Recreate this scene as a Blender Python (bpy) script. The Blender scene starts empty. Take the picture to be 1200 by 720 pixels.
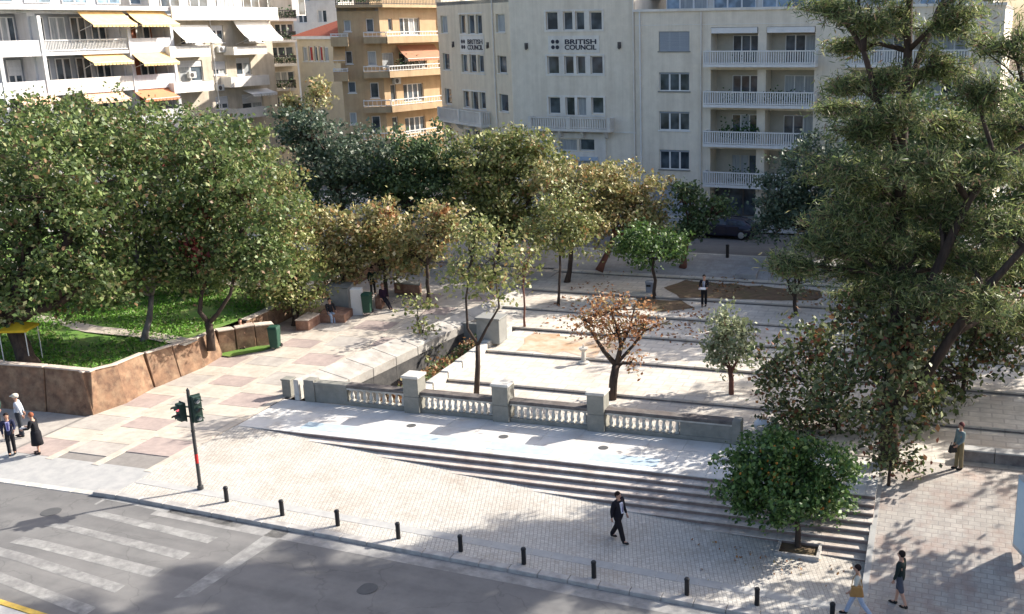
import bpy, bmesh, math, random
import numpy as np
from mathutils import Vector, Matrix

random.seed(7)
RNG = np.random.default_rng(11)
SC = bpy.context.scene
COL = SC.collection
rad = math.radians

# ------------------------------------------------------------------ camera
# World frame: +x runs along the balustrade (to the right), +y into the square, z up.
CAM_H = 15.8
FPX, PCX, PCY = 1230.0, 740.0, 360.0          # focal length and principal point for a 1200x720 picture
TH, RO, A0 = rad(15.0), rad(0.8), rad(17.0)
CAM = np.array([21.3676, -37.7669, CAM_H])
_F = np.array([-math.sin(A0)*math.cos(TH), math.cos(A0)*math.cos(TH), -math.sin(TH)])
_U = np.array([-math.sin(A0)*math.sin(TH), math.cos(A0)*math.sin(TH), math.cos(TH)])
_R = np.array([math.cos(A0), math.sin(A0), 0.0])
CR = math.cos(RO)*_R - math.sin(RO)*_U
CU = math.sin(RO)*_R + math.cos(RO)*_U
cd = bpy.data.cameras.new('camera')
cam = bpy.data.objects.new('camera', cd)
COL.objects.link(cam)
cam.matrix_world = Matrix(((CR[0], CU[0], -_F[0], CAM[0]), (CR[1], CU[1], -_F[1], CAM[1]), (CR[2], CU[2], -_F[2], CAM[2]), (0, 0, 0, 1)))
cd.sensor_width = 36; cd.lens = 36*FPX/1200; cd.shift_x = -(PCX-600)/1200
cd.clip_start = 0.5; cd.clip_end = 4000
SC.camera = cam

# ------------------------------------------------------------------ light
SUN_AZ, SUN_EL = rad(45), rad(31.5)              # azimuth measured from +x towards +y
sdir = Vector((math.cos(SUN_AZ)*math.cos(SUN_EL), math.sin(SUN_AZ)*math.cos(SUN_EL), math.sin(SUN_EL)))
wd = bpy.data.worlds.new('World'); SC.world = wd; wd.use_nodes = True
nt = wd.node_tree; bg = nt.nodes['Background']
sky = nt.nodes.new('ShaderNodeTexSky'); sky.sky_type = 'NISHITA'; sky.sun_disc = False
sky.sun_elevation = SUN_EL; sky.sun_rotation = rad(90) - SUN_AZ
sky.air_density = 0.75; sky.dust_density = 3.0; sky.ozone_density = 0.6
nt.links.new(sky.outputs[0], bg.inputs[0]); bg.inputs[1].default_value = 0.15
sl = bpy.data.lights.new('sun', 'SUN'); sl.energy = 5.0; sl.angle = rad(0.5); sl.color = (1.0, 0.94, 0.85)
so = bpy.data.objects.new('sun', sl); COL.objects.link(so)
so.rotation_euler = (-sdir).to_track_quat('-Z', 'Y').to_euler()
so.location = (40, 30, 60)
SC.view_settings.view_transform = 'Standard'; SC.view_settings.look = 'None'
SC.view_settings.gamma = 1; SC.view_settings.exposure = 0.98
SC.cycles.max_bounces = 6; SC.cycles.transparent_max_bounces = 6

# ------------------------------------------------------------------ survey helpers: where a sight line meets the site
def ray(x, y):
    return _F + CR*(x-PCX)/FPX - CU*(y-PCY)/FPX
def g(x, y, z=0.0):
    """ground point at height z (number or function of x, y)"""
    d = ray(x, y)
    zz = z(0, 0) if callable(z) else z
    for _ in range(6 if callable(z) else 1):
        t = (zz-CAM[2])/d[2]; q = CAM + d*t
        if callable(z): zz = z(q[0], q[1])
    return Vector((q[0], q[1], zz))
def at_y(x, y, Y):
    d = ray(x, y); t = (Y-CAM[1])/d[1]; return Vector(CAM + d*t)
def at_depth(x, y, D):
    return Vector(CAM + ray(x, y)*D)
def depth_of(p):
    return float((np.array(p)-CAM) @ _F)

# ------------------------------------------------------------------ materials
def mat(name, col, rough=0.8, col2=None, scale=3.0, detail=5, bump=0.0, bscale=None, spec=0.3, metal=0.0,
        stain=None, stain_scale=0.4, stain_amt=0.5, tex=None, stretch=None, wear=0.0, lane=0.0):
    m = bpy.data.materials.new(name); m.use_nodes = True
    n, l = m.node_tree.nodes, m.node_tree.links
    b = n['Principled BSDF']; b.inputs['Roughness'].default_value = rough; b.inputs['Metallic'].default_value = metal
    b.inputs['Specular IOR Level'].default_value = spec
    col2 = col2 or tuple(c*0.78 for c in col)
    tc = n.new('ShaderNodeTexCoord'); src = tc.outputs['Object']
    if stretch:
        mp = n.new('ShaderNodeMapping'); mp.inputs['Scale'].default_value = stretch; l.new(src, mp.inputs[0]); src = mp.outputs[0]
    nz = n.new('ShaderNodeTexNoise'); nz.inputs['Scale'].default_value = scale; nz.inputs['Detail'].default_value = detail
    nz.inputs['Roughness'].default_value = 0.65
    l.new(src, nz.inputs[0])
    rp = n.new('ShaderNodeValToRGB'); rp.color_ramp.elements[0].position = 0.33; rp.color_ramp.elements[1].position = 0.67
    rp.color_ramp.elements[0].color = (*col2, 1); rp.color_ramp.elements[1].color = (*col, 1)
    l.new(nz.outputs[0], rp.inputs[0]); out = rp.outputs[0]; hsrc = nz.outputs[0]
    if tex:
        kind, ts, tcol = tex[:3]
        if kind == 'brick':
            bt = n.new('ShaderNodeTexBrick'); mp2 = n.new('ShaderNodeMapping'); mp2.inputs['Scale'].default_value = ts
            if len(tex) > 3: mp2.inputs['Rotation'].default_value = tex[3]
            l.new(tc.outputs['Object'], mp2.inputs[0]); l.new(mp2.outputs[0], bt.inputs[0])
            bt.inputs['Scale'].default_value = 1.0; bt.inputs['Mortar Size'].default_value = 0.045; bt.inputs['Mortar Smooth'].default_value = 0.3
            bt.inputs['Brick Width'].default_value = 1.0; bt.inputs['Row Height'].default_value = 0.6
            l.new(rp.outputs[0], bt.inputs['Color1'])
            dk = n.new('ShaderNodeMixRGB'); dk.blend_type = 'MULTIPLY'; dk.inputs[0].default_value = 1; dk.inputs[2].default_value = (0.88, 0.87, 0.86, 1)
            l.new(rp.outputs[0], dk.inputs[1]); l.new(dk.outputs[0], bt.inputs['Color2'])
            bt.inputs['Mortar'].default_value = (*tcol, 1); out = bt.outputs['Color']
            inv = n.new('ShaderNodeMath'); inv.operation = 'SUBTRACT'; inv.inputs[0].default_value = 1; l.new(bt.outputs['Fac'], inv.inputs[1])
            hsrc = inv.outputs[0]
        elif kind == 'vor':
            vt = n.new('ShaderNodeTexVoronoi'); vt.feature = 'DISTANCE_TO_EDGE'; vt.inputs['Scale'].default_value = ts
            l.new(tc.outputs['Object'], vt.inputs[0])
            r2 = n.new('ShaderNodeValToRGB'); r2.color_ramp.elements[0].position = 0.02; r2.color_ramp.elements[1].position = 0.14
            l.new(vt.outputs[0], r2.inputs[0])
            mx = n.new('ShaderNodeMixRGB'); l.new(r2.outputs[0], mx.inputs[0]); mx.inputs[1].default_value = (*tcol, 1)
            l.new(out, mx.inputs[2]); out = mx.outputs[0]; hsrc = r2.outputs[0]
    if stain:
        n2 = n.new('ShaderNodeTexNoise'); n2.inputs['Scale'].default_value = stain_scale; n2.inputs['Detail'].default_value = 6
        n2.inputs['Roughness'].default_value = 0.7
        l.new(tc.outputs['Object'], n2.inputs[0])
        r3 = n.new('ShaderNodeValToRGB'); r3.color_ramp.elements[0].position = 0.45; r3.color_ramp.elements[1].position = 0.7
        r3.color_ramp.elements[1].color = (stain_amt,)*3 + (1,)
        l.new(n2.outputs[0], r3.inputs[0])
        m3 = n.new('ShaderNodeMixRGB'); l.new(r3.outputs[0], m3.inputs[0]); l.new(out, m3.inputs[1]); m3.inputs[2].default_value = (*stain, 1)
        out = m3.outputs[0]
    if lane:                                     # tyre-polished tracks, patches and oil along the driving direction
        ml_ = n.new('ShaderNodeMapping'); ml_.inputs['Scale'].default_value = (.05, 1.1, 1); l.new(tc.outputs['Object'], ml_.inputs[0])
        nl = n.new('ShaderNodeTexNoise'); nl.inputs['Scale'].default_value = 1.0; nl.inputs['Detail'].default_value = 8; l.new(ml_.outputs[0], nl.inputs[0])
        rl = n.new('ShaderNodeValToRGB'); rl.color_ramp.elements[0].position = .40; rl.color_ramp.elements[1].position = .62; rl.color_ramp.elements[1].color = (lane,)*3+(1,); l.new(nl.outputs[0], rl.inputs[0])
        m5 = n.new('ShaderNodeMixRGB'); m5.blend_type = 'MULTIPLY'; l.new(rl.outputs[0], m5.inputs[0]); l.new(out, m5.inputs[1]); m5.inputs[2].default_value = (.66, .66, .68, 1); out = m5.outputs[0]
        ck = n.new('ShaderNodeTexVoronoi'); ck.feature = 'DISTANCE_TO_EDGE'; ck.inputs['Scale'].default_value = .33
        nd = n.new('ShaderNodeTexNoise'); nd.inputs['Scale'].default_value = 1.2; nd.inputs['Detail'].default_value = 6; l.new(tc.outputs['Object'], nd.inputs[0])
        va = n.new('ShaderNodeVectorMath'); va.operation = 'ADD'; l.new(tc.outputs['Object'], va.inputs[0]); l.new(nd.outputs['Color'], va.inputs[1]); l.new(va.outputs[0], ck.inputs[0])
        rk = n.new('ShaderNodeValToRGB'); rk.color_ramp.elements[0].position = .002; rk.color_ramp.elements[1].position = .009; rk.color_ramp.elements[0].color = (.82, .82, .82, 1); l.new(ck.outputs[0], rk.inputs[0])
        m6 = n.new('ShaderNodeMixRGB'); m6.blend_type = 'MULTIPLY'; m6.inputs[0].default_value = 1; l.new(out, m6.inputs[1]); l.new(rk.outputs[0], m6.inputs[2]); out = m6.outputs[0]
    if wear:
        mw = n.new('ShaderNodeMapping'); mw.inputs['Scale'].default_value = (1.6, 1.6, .09); l.new(tc.outputs['Object'], mw.inputs[0])
        nw = n.new('ShaderNodeTexNoise'); nw.inputs['Scale'].default_value = 1.0; nw.inputs['Detail'].default_value = 7; nw.inputs['Roughness'].default_value = .7; l.new(mw.outputs[0], nw.inputs[0])
        rw = n.new('ShaderNodeValToRGB'); rw.color_ramp.elements[0].position = .42; rw.color_ramp.elements[1].position = .72; rw.color_ramp.elements[1].color = (wear,)*3+(1,); l.new(nw.outputs[0], rw.inputs[0])
        m4 = n.new('ShaderNodeMixRGB'); m4.blend_type = 'MULTIPLY'; l.new(rw.outputs[0], m4.inputs[0]); l.new(out, m4.inputs[1]); m4.inputs[2].default_value = (.5, .46, .42, 1); out = m4.outputs[0]
    l.new(out, b.inputs['Base Color'])
    if bump:
        bp = n.new('ShaderNodeBump'); bp.inputs['Strength'].default_value = bump; bp.inputs['Distance'].default_value = 0.03
        l.new(hsrc, bp.inputs['Height']); l.new(bp.outputs[0], b.inputs['Normal'])
    return m

def leafmat(name, cols, trans=0.25, rough=0.5, spec=0.35):
    m = bpy.data.materials.new(name); m.use_nodes = True
    n, l = m.node_tree.nodes, m.node_tree.links
    b = n['Principled BSDF']; b.inputs['Roughness'].default_value = rough; b.inputs['Specular IOR Level'].default_value = spec
    ge = n.new('ShaderNodeNewGeometry'); rp = n.new('ShaderNodeValToRGB'); rp.color_ramp.interpolation = 'CONSTANT'
    e = rp.color_ramp.elements
    while len(e) < len(cols): e.new(0.5)
    pos = 0
    for i, (c, w) in enumerate(cols):
        e[i].position = pos; pos += w
    for i, (c, w) in enumerate(cols): e[i].color = (*c, 1)
    l.new(ge.outputs['Random Per Island'], rp.inputs[0])
    l.new(rp.outputs[0], b.inputs['Base Color'])
    t = n.new('ShaderNodeBsdfTranslucent'); l.new(rp.outputs[0], t.inputs[0])
    mx = n.new('ShaderNodeMixShader'); mx.inputs[0].default_value = trans
    l.new(b.outputs[0], mx.inputs[1]); l.new(t.outputs[0], mx.inputs[2])
    l.new(mx.outputs[0], n['Material Output'].inputs[0])
    return m

def glassmat(name, col=(0.03, 0.04, 0.05), rough=0.08):
    m = bpy.data.materials.new(name); m.use_nodes = True
    n, l = m.node_tree.nodes, m.node_tree.links
    b = n['Principled BSDF']; b.inputs['Roughness'].default_value = rough; b.inputs['Specular IOR Level'].default_value = 0.6
    tc = n.new('ShaderNodeTexCoord'); nz = n.new('ShaderNodeTexNoise'); nz.inputs['Scale'].default_value = 0.9; nz.inputs['Detail'].default_value = 2
    l.new(tc.outputs['Object'], nz.inputs[0])
    rp = n.new('ShaderNodeValToRGB'); rp.color_ramp.elements[0].position = 0.4; rp.color_ramp.elements[1].position = 0.62
    rp.color_ramp.elements[0].color = (*col, 1); rp.color_ramp.elements[1].color = tuple(min(1, c*2.6+0.02) for c in col) + (1,)
    l.new(nz.outputs[0], rp.inputs[0]); l.new(rp.outputs[0], b.inputs['Base Color'])
    return m

MT = {}
MT['marble'] = mat('marble', (0.72, 0.70, 0.66), 0.6, (0.58, 0.56, 0.52), 2.2, bump=0.08, stain=(0.38, 0.33, 0.28), stain_scale=1.1, stain_amt=0.75)
MT['plaza'] = mat('plaza_marble', (0.70, 0.65, 0.57), 0.7, (0.52, 0.48, 0.42), 2.2, bump=0.15, detail=9, tex=('brick', (1.1, 1.1, 1), (0.45, 0.41, 0.36)),
                  stain=(0.40, 0.30, 0.21), stain_scale=0.3, stain_amt=0.45)
MT['riser'] = mat('shaded_riser_stone', (0.28, 0.25, 0.23), 0.8, (0.14, 0.12, 0.115), 2.5)  # darker than the marble tops: shade of the riser faces put into the colour
MT['bluetile'] = mat('blue_tile', (0.47, 0.56, 0.60), 0.5, (0.38, 0.47, 0.52), 3)
MT['cobble'] = mat('cobble', (0.60, 0.57, 0.51), 0.85, (0.42, 0.40, 0.36), 7, bump=0.6, tex=('brick', (4.4, 7.0, 1), (0.30, 0.28, 0.26), (0, 0, rad(78))),
                   stain=(0.30, 0.24, 0.18), stain_scale=0.5, stain_amt=0.5)
MT['slabband'] = mat('slab_band', (0.42, 0.41, 0.39), 0.8, (0.33, 0.33, 0.32), 2.5, bump=0.1)
MT['kerb'] = mat('kerb_stone', (0.45, 0.43, 0.40), 0.8, (0.30, 0.28, 0.26), 3, bump=0.15)
MT['asphalt'] = mat('asphalt', (0.190, 0.186, 0.178), 0.9, (0.150, 0.147, 0.142), 1.4, detail=8, bump=0.25, stain=(0.21, 0.20, 0.19), stain_scale=0.45, stain_amt=0.6, lane=.55)
MT['paint'] = mat('road_paint', (0.33, 0.325, 0.305), 0.85, (0.165, 0.162, 0.158), 3.0, detail=10, stain=(.18, .175, .17), stain_scale=1.6, stain_amt=.8)
MT['yellowpaint'] = mat('yellow_paint', (0.62, 0.42, 0.08), 0.7, (0.4, 0.28, 0.08), 7)
MT['pinkslab'] = mat('pink_slab', (0.43, 0.345, 0.305), 0.8, (0.33, 0.27, 0.245), 3, bump=0.1, stain=(0.22, 0.18, 0.17), stain_scale=0.9, stain_amt=0.6)
MT['creamslab'] = mat('cream_slab', (0.56, 0.50, 0.42), 0.8, (0.43, 0.38, 0.32), 3, bump=0.1, stain=(0.30, 0.25, 0.2), stain_scale=0.9, stain_amt=0.5)
MT['greyslab'] = mat('grey_slab', (0.46, 0.42, 0.37), 0.8, (0.36, 0.33, 0.295), 3, bump=0.1, stain=(0.25, 0.22, 0.2), stain_scale=0.9, stain_amt=0.6)
MT['joint'] = mat('joint_mortar', (0.26, 0.24, 0.22), 0.9)
MT['terracotta'] = mat('terracotta_render', (0.28, 0.165, 0.10), 0.95, (0.11, 0.068, 0.048), 2.4, detail=10, bump=0.6, stain=(0.35, 0.245, 0.155), stain_scale=2.2, stain_amt=0.7)
MT['coping'] = mat('pale_coping', (0.60, 0.52, 0.43), 0.8, (0.42, 0.34, 0.28), 2, bump=0.2)
MT['grass'] = mat('grass', (0.14, 0.27, 0.04), 0.9, (0.09, 0.17, 0.035), 1.2, detail=8, bump=0.5, stain=(0.20, 0.15, 0.08), stain_scale=0.5, stain_amt=0.7)
MT['soil'] = mat('leafy_soil', (0.20, 0.13, 0.08), 0.95, (0.10, 0.07, 0.045), 2.5, detail=8, bump=0.6, stain=(0.12, 0.12, 0.05), stain_scale=1.2, stain_amt=0.6)
MT['gravel'] = mat('garden_gravel', (0.52, 0.46, 0.38), 0.9, (0.36, 0.31, 0.25), 5, bump=0.3)
MT['concrete'] = mat('grey_concrete', (0.28, 0.28, 0.26), 0.85, (0.20, 0.20, 0.185), 2.4, bump=0.15, stain=(0.18, 0.18, 0.16), stain_scale=1.2, stain_amt=0.5)
MT['whitestone'] = mat('white_stone', (0.62, 0.60, 0.55), 0.75, (0.44, 0.42, 0.38), 2.0, detail=8, bump=0.15, stain=(0.27, 0.24, 0.20), stain_scale=1.1, stain_amt=0.7)
MT['bark'] = mat('bark', (0.085, 0.060, 0.045), 0.95, (0.035, 0.026, 0.022), 5, bump=0.8, stretch=(1, 1, 0.25))
MT['greybark'] = mat('grey_bark', (0.20, 0.18, 0.16), 0.95, (0.08, 0.07, 0.065), 5, bump=0.8, stretch=(1, 1, 0.25))
MT['redbark'] = mat('red_bark', (0.20, 0.085, 0.06), 0.95, (0.09, 0.045, 0.035), 5, bump=0.6, stretch=(1, 1, 0.25))
MT['black'] = mat('black_iron', (0.02, 0.02, 0.022), 0.5, (0.012, 0.012, 0.013), 6)
MT['drain'] = mat('drain_iron', (0.10, 0.10, 0.10), 0.7)

def ramp2(c): return c
# ------------------------------------------------------------------ mesh builder
class MB:
    def __init__(s): s.v, s.f, s.m, s.sm = [], [], [], False
    def quad(s, a, b, c, d, mi=0):
        i = len(s.v); s.v += [tuple(a), tuple(b), tuple(c), tuple(d)]; s.f.append((i, i+1, i+2, i+3)); s.m.append(mi)
    def poly(s, pts, mi=0):
        i = len(s.v); s.v += [tuple(p) for p in pts]; s.f.append(tuple(range(i, i+len(pts)))); s.m.append(mi)
    def hexa(s, p, mi=0, bevel=0):
        """p: 4 bottom points ccw seen from above, 4 top points"""
        i = len(s.v); s.v += [tuple(q) for q in p]
        for f in ((3, 2, 1, 0), (4, 5, 6, 7), (0, 1, 5, 4), (1, 2, 6, 5), (2, 3, 7, 6), (3, 0, 4, 7)):
            s.f.append(tuple(i+k for k in f)); s.m.append(mi)
    def box(s, x0, y0, z0, x1, y1, z1, mi=0, mx=None):
        p = [(x0, y0, z0), (x1, y0, z0), (x1, y1, z0), (x0, y1, z0), (x0, y0, z1), (x1, y0, z1), (x1, y1, z1), (x0, y1, z1)]
        if mx is not None: p = [tuple(mx @ Vector(q)) for q in p]
        s.hexa(p, mi)
    def prism(s, pts, z0, z1, mi=0):
        n = len(pts); i = len(s.v)
        s.v += [(p[0], p[1], z0) for p in pts] + [(p[0], p[1], z1) for p in pts]
        s.f.append(tuple(i+k for k in range(n-1, -1, -1))); s.m.append(mi)
        s.f.append(tuple(i+n+k for k in range(n))); s.m.append(mi)
        for k in range(n):
            j = (k+1) % n; s.f.append((i+k, i+j, i+n+j, i+n+k)); s.m.append(mi)
    def tube(s, pts, rads, seg=8, mi=0, cap=True):
        pts = [Vector(p) for p in pts]; base = len(s.v); ref = Vector((0.31, 0.95, 0.1))
        for k, p in enumerate(pts):
            t = (pts[min(k+1, len(pts)-1)] - pts[max(k-1, 0)]).normalized()
            a = t.cross(ref)
            if a.length < 0.05: a = t.cross(Vector((1, 0, 0)))
            a.normalize(); b = t.cross(a)
            for q in range(seg):
                an = 2*math.pi*q/seg; w = p + (a*math.cos(an)+b*math.sin(an))*rads[k]; s.v.append(tuple(w))
        for k in range(len(pts)-1):
            for q in range(seg):
                r = (q+1) % seg; A = base+k*seg
                s.f.append((A+q, A+r, A+seg+r, A+seg+q)); s.m.append(mi)
        if cap:
            s.f.append(tuple(base+q for q in range(seg-1, -1, -1))); s.m.append(mi)
            s.f.append(tuple(base+(len(pts)-1)*seg+q for q in range(seg))); s.m.append(mi)
    def lathe(s, prof, c=(0, 0, 0), seg=12, mi=0):
        s.tube([(c[0], c[1], c[2]+z) for r, z in prof], [max(r, 1e-3) for r, z in prof], seg, mi)
    def ball(s, c, r, seg=8, rings=6, mi=0, sc=(1, 1, 1)):
        base = len(s.v)
        for i in range(rings+1):
            ph = math.pi*i/rings
            for j in range(seg):
                th = 2*math.pi*j/seg
                s.v.append((c[0]+r*sc[0]*math.sin(ph)*math.cos(th), c[1]+r*sc[1]*math.sin(ph)*math.sin(th), c[2]+r*sc[2]*math.cos(ph)))
        for i in range(rings):
            for j in range(seg):
                k = (j+1) % seg; s.f.append((base+i*seg+j, base+(i+1)*seg+j, base+(i+1)*seg+k, base+i*seg+k)); s.m.append(mi)
    def build(s, name, mats, parent=None, smooth=False, bevel=0.0):
        me = bpy.data.meshes.new(name); me.from_pydata(s.v, [], s.f)
        if not isinstance(mats, (list, tuple)): mats = [mats]
        for m in mats: me.materials.append(m)
        if len(mats) > 1: me.polygons.foreach_set('material_index', s.m)
        if smooth: me.polygons.foreach_set('use_smooth', [True]*len(me.polygons))
        bm = bmesh.new(); bm.from_mesh(me); 
        bmesh.ops.recalc_face_normals(bm, faces=bm.faces) if len(s.f) > 1 else None
        if bevel:
            bmesh.ops.bevel(bm, geom=list(bm.edges), offset=bevel, segments=1, affect='EDGES', clamp_overlap=True)
        bm.to_mesh(me); bm.free()
        o = bpy.data.objects.new(name, me); COL.objects.link(o)
        if parent: o.parent = parent
        return o

def tag(o, label=None, cat=None, group=None, kind=None):
    if label: o['label'] = label
    if cat: o['category'] = cat
    if group: o['group'] = group
    if kind: o['kind'] = kind
    return o
def empty(name, loc=(0, 0, 0), rz=0.0):
    o = bpy.data.objects.new(name, None); COL.objects.link(o); o.location = loc; o.rotation_euler = (0, 0, rz)
    o.empty_display_size = 0.3
    return o
def copy_tree(o, parent=None):
    c = o.copy(); COL.objects.link(c)
    if parent: c.parent = parent
    for ch in list(o.children): copy_tree(ch, c)
    return c
def sheet(name, pts, m, parent=None, kind=None):
    b = MB(); b.poly(pts); o = b.build(name, m, parent)
    if o.data.polygons[0].normal.z < 0: o.data.flip_normals()
    if kind: o['kind'] = kind
    return o
def gridsheet(name, x0, x1, y0, y1, zf, nx, ny, m, parent=None):
    b = MB(); 
    for i in range(nx+1):
        for j in range(ny+1):
            x = x0+(x1-x0)*i/nx; y = y0+(y1-y0)*j/ny; b.v.append((x, y, zf(x, y)))
    for i in range(nx):
        for j in range(ny):
            a = i*(ny+1)+j; b.f.append((a, a+ny+1, a+ny+2, a+1)); b.m.append(0)
    o = b.build(name, m, parent)
    if o.data.polygons[0].normal.z < 0: o.data.flip_normals()
    return o
# ================================================================== GROUND
def zs(x, y=0):                                  # sidewalk falls gently to the right
    return -0.0455*max(0.0, min(x, 60)+6.0)
def zr(x, y=0): return zs(x)-0.13
def zp(x, y):                                    # left path rises to the back
    return 0.0 if y < 0 else min(0.036*y, 0.85)
STREET_Z = 1.5

# wide ground to the horizon, below everything else
sheet('ground', [(-900, -700, -3.4), (900, -700, -3.4), (900, 1500, -3.4), (-900, 1500, -3.4)], MT['soil'], kind='structure')
back_ground = sheet('back_ground', [(-160, 46, STREET_Z-0.01), (160, 46, STREET_Z-0.01), (160, 300, STREET_Z-0.01), (-160, 300, STREET_Z-0.01)], MT['concrete'], kind='structure')

# road
road = gridsheet('road', -78, 90, -60, -10.42, zr, 84, 4, MT['asphalt']); tag(road, kind='structure')
def zroad(x, y=0): return zr(x)+0.004
def stripe(pts):
    P = [g(x, y, zroad) for x, y in pts]; b = MB(); n = 24     # long edges are P1-P2 and P0-P3
    for k in range(n):
        q = [P[0].lerp(P[3], k/n), P[1].lerp(P[2], k/n), P[1].lerp(P[2], (k+1)/n), P[0].lerp(P[3], (k+1)/n)]
        b.quad(*[(c.x, c.y, zroad(c.x)) for c in q])
    return b.build('crossing_stripe', MT['paint'], road)
stripe([(118, 585), (131, 579), (293, 611), (278, 619)])
stripe([(97, 602), (112, 598), (256, 630), (243, 637)])
stripe([(51, 616), (70, 613), (224, 648), (211, 656)])
stripe([(11, 636), (27, 629), (191, 667), (178, 677)])
stripe([(-60, 636), (-44, 630), (147, 686), (135, 695)])
stripe([(-60, 662), (-40, 658), (114, 712), (98, 722)])
so_ = sheet('stop_line', [g(x, y, zroad) for x, y in [(322, 619), (342, 622), (227, 699), (203, 701)]], MT['paint'], road)
for (a, c) in ((430, 690), (60, 600)):
    q = g(a, c, zroad); b = MB(); b.lathe([(.33, .0), (.33, .006), (.27, .008), (0, .008)], (q.x, q.y, q.z), 24); b.build('manhole_cover', MT['drain'], road)
# gutter strip: paler worn asphalt along the kerb
gutter = gridsheet('gutter', -6.6, 60, -11.0, -10.42, lambda x, y: zr(x)+0.004, 24, 1, mat('gutter', (0.34, 0.33, 0.31), 0.85, (0.18, 0.175, 0.17), 2.0, detail=8)); tag(gutter, kind='structure')

# traffic island in the near left corner
isl = empty('traffic_island', (-4.5, -18.5, 0)); tag(isl, 'pale paved traffic island with a yellow line along its kerb, in the near left corner', 'traffic island')
def loc_in(o, q): return Vector(q)-o.location
pA, pB = g(-40, 694, zr), g(64, 727, zr)
dI = (pB-pA).normalized(); nI = Vector((dI.y, -dI.x, 0))
if nI.y > 0: nI = -nI
b = MB(); w = 3.0
b.hexa([loc_in(isl, q) for q in (pA+nI*0.2-Vector((0, 0, .1)), pA+nI*w-Vector((0, 0, .1)), pB+nI*w-Vector((0, 0, .1)), pB+nI*0.2-Vector((0, 0, .1)), pA+nI*0.2+Vector((0, 0, .12)), pA+nI*w+Vector((0, 0, .12)), pB+nI*w+Vector((0, 0, .12)), pB+nI*0.2+Vector((0, 0, .12)))])
b.build('island_paving', MT['slabband'], isl)
b = MB(); up = Vector((0, 0, .14)); dn = Vector((0, 0, -.1))
b.hexa([loc_in(isl, q) for q in (pA+dn, pA+nI*0.19+dn, pB+nI*0.19+dn, pB+dn, pA+up, pA+nI*0.19+up, pB+nI*0.19+up, pB+up)])
b.build('yellow_kerb', MT['yellowpaint'], isl)

# kerb stones along the road
LEFTX = -7.2
def kerb_piece(x0, x1, top):
    b = MB(); gpx = 0.008
    y0, y1 = -10.42, -10.12
    b.hexa([(x0+gpx, y0, zr(x0)-.15), (x1-gpx, y0, zr(x1)-.15), (x1-gpx, y1, zr(x1)-.15), (x0+gpx, y1, zr(x0)-.15),
            (x0+gpx, y0+0.01, top(x0)), (x1-gpx, y0+0.01, top(x1)), (x1-gpx, y1, top(x1)+.004), (x0+gpx, y1, top(x0)+.004)])
    return b
kerbs = empty('kerb', (0, 0, 0)); tag(kerbs, kind='structure')
x = LEFTX
while x < 30:
    kerb_piece(x, x+1.0, lambda q: zs(q)).build('kerb_stone', MT['kerb'], kerbs, bevel=0.015); x += 1.0
x = LEFTX-1.0
while x > -16:
    kerb_piece(x, x+1.0, lambda q: zr(q)+0.02).build('kerb_stone', MT['whitestone'], kerbs, bevel=0.01); x -= 1.0

# sidewalk (cobbled) and the smoother slab band along the bollards
TX0, TX1 = -6.0, 19.4                            # terrace edge from / to
YT = -3.5                                        # terrace front edge
sidewalk = gridsheet('sidewalk', -6.35, 19.6, -10.12, YT, lambda x, y: zs(x)-0.004, 26, 6, MT['cobble']); tag(sidewalk, kind='structure')
band = empty('slab_band', (0, 0, 0)); tag(band, kind='structure')
x = -6.3
while x < 19.5:
    b = MB(); b.hexa([(x+.01, -9.35, zs(x)-.06), (x+.69, -9.35, zs(x+.7)-.06), (x+.69, -8.95, zs(x+.7)-.06), (x+.01, -8.95, zs(x)-.06),
                      (x+.01, -9.35, zs(x)+.004), (x+.69, -9.35, zs(x+.7)+.004), (x+.69, -8.95, zs(x+.7)+.004), (x+.01, -8.95, zs(x)+.004)])
    b.build('band_slab', MT['slabband'], band); x += 0.7
# terrace with blue inset panels and drains
terrace = empty('terrace', (0, 0, 0)); tag(terrace, kind='structure')
x = -6.3
k = 0
while x < 19.5:
    x2 = min(x+1.42, 19.6)
    for (ya, yb) in ((YT, -2.42), (-2.42, -1.3), (-1.3, -0.2)):
        b = MB(); h = random.uniform(-.002, .002)
        b.box(x+.006, ya+.006, -.35, x2-.006, yb-.006, h); b.build('terrace_slab', MT['marble'], terrace)
    x = x2; k += 1
for q in ([(361, 494), (372, 490), (433, 501), (424, 506)], [(457, 511), (468, 506), (537, 518), (525, 524)], [(568, 524), (580, 518), (650, 530), (640, 537)], [(687, 538), (699, 532), (774, 543), (764, 551)]):
    c = [g(a, b_, 0.0) for a, b_ in q]
    ax0 = (c[0].x+c[1].x)/2; ax1 = (c[2].x+c[3].x)/2
    b = MB(); b.box(ax0, -3.1, -.1, ax1, -2.35, .006); b.build('blue_panel', MT['bluetile'], terrace)
for a, b_ in ((482, 499), (590, 512), (707, 525), (850, 541)):
    c = g(a, b_, 0); b = MB(); b.lathe([(.2, 0.001), (.2, .008), (.17, .010), (.0, .010)], (c.x, c.y, 0), 20); b.build('drain_cover', MT['drain'], terrace)

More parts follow.
